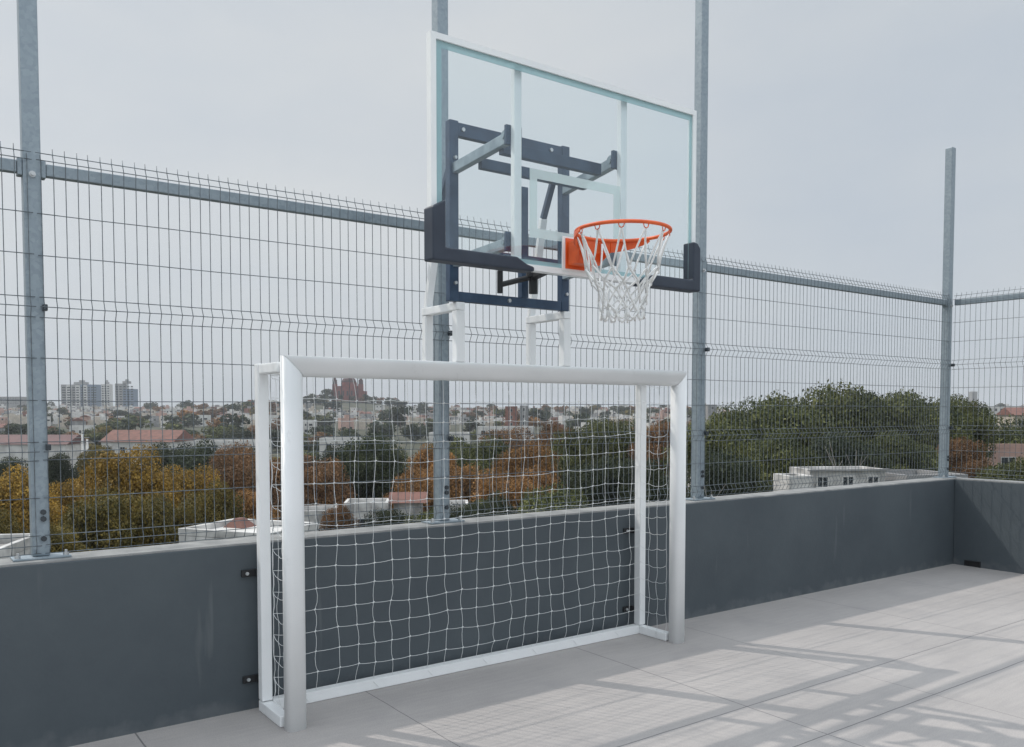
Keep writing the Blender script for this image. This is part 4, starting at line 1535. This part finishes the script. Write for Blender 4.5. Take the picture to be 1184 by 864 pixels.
def tower(label, px, d, top, wpx, dp, cols, seed, drop=1.0):
    x, y = at(px, d); g = terrain(x, y); H = zat(top, d) - g
    w = wpx / 987.0 * d
    t = thing('apartment_tower', label, 'apartment tower', (x, y, g), AZ - math.pi / 2, 'apartment towers on the left skyline')
    n = len(cols)
    xs = -w / 2
    for q, (fr, m, dy) in enumerate(cols):
        ww = w * fr
        b = NB(); box(b, xs, xs + ww - .02, -dp / 2 + dy, dp / 2, -6, H - (q % 2) * drop, bev=.05)
        nc = max(1, int(ww / 3.6))
        for f in range(int(H / 3.1)):
            for k in range(nc):
                c = xs + ww * (k + .5) / nc
                box(b, c - ww / nc * .32, c + ww / nc * .32, -dp / 2 + dy - .06, -dp / 2 + dy + .05, f * 3.1 + .7, f * 3.1 + 2.35, 1)
        obj('wall', b, [m, M_win], t)
        xs += ww
    b = NB(); box(b, -w * .18, w * .18, -dp * .2, dp * .3, H + .01, H + 3.2); box(b, -w * .05, w * .1, -1, 1, H + 3.2, H + 5.5)
    obj('roof_plant', b, M_hw[3], t)


tower('widest white and blue glass apartment tower right of leftmost post', 95, 1080, 445, 41, 12, [(.16, M_hw[3], 0), (.14, M_hw[0], -1.5), (.12, M_hw[3], 0), (.12, M_hw[0], -1.5), (.10, M_tblue, 0), (.10, M_hw[0], -1.5), (.26, M_tblue, 0)], 1)
tower('slim plain pale tower between the two wider apartment towers', 124.8, 1150, 444.5, 9.5, 9, [(1.0, M_hw[0], 0)], 2)
tower('grey apartment tower, rightmost and stepped, left of goal', 147.5, 1060, 444, 21, 12, [(.40, M_hw[3], -1), (.60, M_tblue, 0)], 3, 6.5)
building('low_block', 'long pale low block on the skyline at left photo edge', 'building', 8, 1000, 459, 44, 14, M_hw[3], lip=.8, winrows=3)

# church
cx, cy = at(404, 900)
cz = terrain(cx, cy)
M_red = mat('dark_red_church_stone', (0.20, 0.055, 0.045), 0.85, 0, col2=(0.14, 0.04, 0.035), scale=.25, detail=6)
M_reddk = mat('dark_belfry_stone', (0.07, 0.035, 0.035), 0.85)
ch = thing('church', 'dark red domed church with two towers on the hilltop', 'church', (cx, cy, cz), AZ - math.pi / 2)
sx_ = 900 / 987.0
b = NB(); box(b, -17, 17, -8, 12, -4, 10, bev=.1); box(b, -12, 12, -9, 9, -4, 15, bev=.1); 
for k in range(-2, 3):
    box(b, k * 4.4 - .8, k * 4.4 + .8, -9.1, -8.8, 5, 10, 1)
obj('nave', b, [M_red, M_win], ch)
b = NB(); cyl(b, (0, 0, 15.01), (0, 0, 19), 8.2, 20); dm = obj('drum', b, M_red, ch)
V, F = [], []
tube(V, F, [(0, 0, 19.01 + 6.2 * math.sin(a)) for a in [R(k * 10) for k in range(9)]], 1, 20)
V2 = []
for i, v in enumerate(V):
    k = i // 20; a = 2 * math.pi * (i % 20) / 20
    r = 7.6 * math.cos(R(k * 10))
    V2.append((r * math.cos(a), r * math.sin(a), 19.01 + 6.2 * math.sin(R(k * 10))))
obj('dome', (V2, F), M_reddk, ch, smooth=True)
b = NB(); cyl(b, (0, 0, 25.0), (0, 0, 27.2), 1.2, 10); cyl(b, (0, 0, 27.2), (0, 0, 28.4), .5, 8); obj('lantern', b, M_reddk, ch)
for s in (-1, 1):
    b = NB(); box(b, s * 13.6 - 2.3, s * 13.6 + 2.3, -8.6, -4, -4, 17, bev=.05); tw_ = obj('bell_tower', b, M_red, ch)
    b = NB(); box(b, s * 13.6 - 2.0, s * 13.6 + 2.0, -8.3, -4.3, 17.01, 21.5, bev=.05); obj('belfry', b, M_reddk, tw_)
    b = NB(); cyl(b, (s * 13.6, -6.3, 21.51), (s * 13.6, -6.3, 23.6), 1.3, 10); cyl(b, (s * 13.6, -6.3, 23.6), (s * 13.6, -6.3, 26.0), .5, 8); obj('finial', b, M_reddk, tw_)

# utility poles
for px, d, top, lab in [(95, 120, 502, 'thin pale utility pole left of a pair, above golden trees'), (100.5, 118, 508, 'thin pale utility pole right of a pair, above golden trees'), (577, 62, 566, 'pale chimney pole right of the post, behind goal net')]:
    x, y = at(px, d); g = terrain(x, y); H = zat(top, d) - g
    t = thing('utility_pole', lab, 'pole', (x, y, g))
    V, F = [], []
    tube(V, F, [(0, 0, -1), (0, 0, H)], .2, 8, r1=.14)
    obj('pole', (V, F), M_hw[0], t, smooth=True)
    b = NB(); bar(b, (-.9, 0, H - .5), (.9, 0, H - .5), .1, .12, .01); obj('crossarm', b, M_hw[3], t)

# ------------------------------------------------------------------ air
HAZE = 0.00023
hz = NB(); box(hz, -4300, 4300, -4300, 4300, -46, 75)
hm = bpy.data.materials.new('haze_air'); hm.use_nodes = True
N, L = nt(hm)
N.remove(N['Principled BSDF'])
pv = N.new('ShaderNodeVolumePrincipled')
pv.inputs['Color'].default_value = (0.86, 0.89, 0.93, 1)
pv.inputs['Density'].default_value = HAZE
L.new(pv.outputs[0], N['Material Output'].inputs['Volume'])
ho = obj('haze', hz, hm)
tag(ho, kind='stuff')

# ------------------------------------------------------------------ light
SUNV = Vector((-0.45, 0.79, 1.0)).normalized()
sun = bpy.data.lights.new('sun', 'SUN')
sun.energy = 2.2
sun.angle = R(0.53)
sun.color = (1.0, 0.935, 0.86)
so = bpy.data.objects.new('sun', sun); C.objects.link(so)
so.rotation_euler = SUNV.to_track_quat('Z', 'Y').to_euler()
so.location = (-20, 40, 60)

W = bpy.data.worlds.new('World'); sc.world = W; W.use_nodes = True
N, L = W.node_tree.nodes, W.node_tree.links
bg = N['Background']
sky = N.new('ShaderNodeTexSky'); sky.sky_type = 'NISHITA'; sky.sun_disc = False
sky.sun_elevation = math.asin(SUNV.z)
sky.sun_rotation = math.atan2(SUNV.x, SUNV.y)
sky.air_density = 1.0; sky.dust_density = 3.0
hs = N.new('ShaderNodeHueSaturation'); hs.inputs['Saturation'].default_value = 0.25
L.new(sky.outputs[0], hs.inputs['Color'])
# a veil of thin overcast over the clear sky
tc = N.new('ShaderNodeTexCoord')
mp = N.new('ShaderNodeMapping'); mp.inputs['Scale'].default_value = (1.0, 1.0, 2.6)
L.new(tc.outputs['Generated'], mp.inputs['Vector'])
cl = N.new('ShaderNodeTexNoise'); cl.inputs['Scale'].default_value = 1.7; cl.inputs['Detail'].default_value = 7; cl.inputs['Roughness'].default_value = .52
L.new(mp.outputs[0], cl.inputs['Vector'])
rp = N.new('ShaderNodeValToRGB')
SK = 7.3
rp.color_ramp.elements[0].position = .3; rp.color_ramp.elements[1].position = .72
rp.color_ramp.elements[0].color = (0.75, 0.84, 0.945, 1); rp.color_ramp.elements[1].color = (0.955, 1.0, 1.03, 1)
L.new(cl.outputs['Fac'], rp.inputs['Fac'])
ml = N.new('ShaderNodeVectorMath'); ml.operation = 'SCALE'; ml.inputs['Scale'].default_value = SK
L.new(rp.outputs['Color'], ml.inputs[0])
# an overcast sky is brightest overhead
sz = N.new('ShaderNodeSeparateXYZ'); L.new(tc.outputs['Generated'], sz.inputs[0])
mr = N.new('ShaderNodeMapRange'); mr.interpolation_type = 'SMOOTHSTEP'
mr.inputs['From Min'].default_value = 0.40; mr.inputs['From Max'].default_value = 0.95
mr.inputs['To Min'].default_value = 1.0; mr.inputs['To Max'].default_value = 2.3
L.new(sz.outputs['Z'], mr.inputs['Value'])
my = N.new('ShaderNodeMapRange'); my.interpolation_type = 'SMOOTHSTEP'  # added boost: sky behind the viewpoint brightened to lift the goal's whites
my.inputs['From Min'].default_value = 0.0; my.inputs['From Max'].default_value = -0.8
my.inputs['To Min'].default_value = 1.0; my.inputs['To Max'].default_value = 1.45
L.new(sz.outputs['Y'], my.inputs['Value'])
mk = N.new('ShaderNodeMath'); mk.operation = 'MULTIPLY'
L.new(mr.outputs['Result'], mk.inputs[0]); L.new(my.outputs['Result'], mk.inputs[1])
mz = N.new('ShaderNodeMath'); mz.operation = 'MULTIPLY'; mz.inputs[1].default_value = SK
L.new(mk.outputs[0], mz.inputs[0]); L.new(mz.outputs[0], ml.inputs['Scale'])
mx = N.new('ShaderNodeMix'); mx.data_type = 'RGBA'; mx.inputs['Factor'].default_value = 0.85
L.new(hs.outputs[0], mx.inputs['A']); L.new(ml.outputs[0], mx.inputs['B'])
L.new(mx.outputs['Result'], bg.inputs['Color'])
bg.inputs['Strength'].default_value = 0.10

# ------------------------------------------------------------------ render settings
vs = sc.view_settings
vs.view_transform = 'Standard'
vs.look = 'None'
vs.gamma = 1.0
vs.exposure = 0.0
sc.render.engine = 'CYCLES'
cy_ = sc.cycles
cy_.use_denoising = True
cy_.max_bounces = 8
cy_.transparent_max_bounces = 24
cy_.volume_bounces = 0
cy_.diffuse_bounces = 3
cy_.glossy_bounces = 3
cy_.use_adaptive_sampling = True
cy_.adaptive_threshold = 0.01
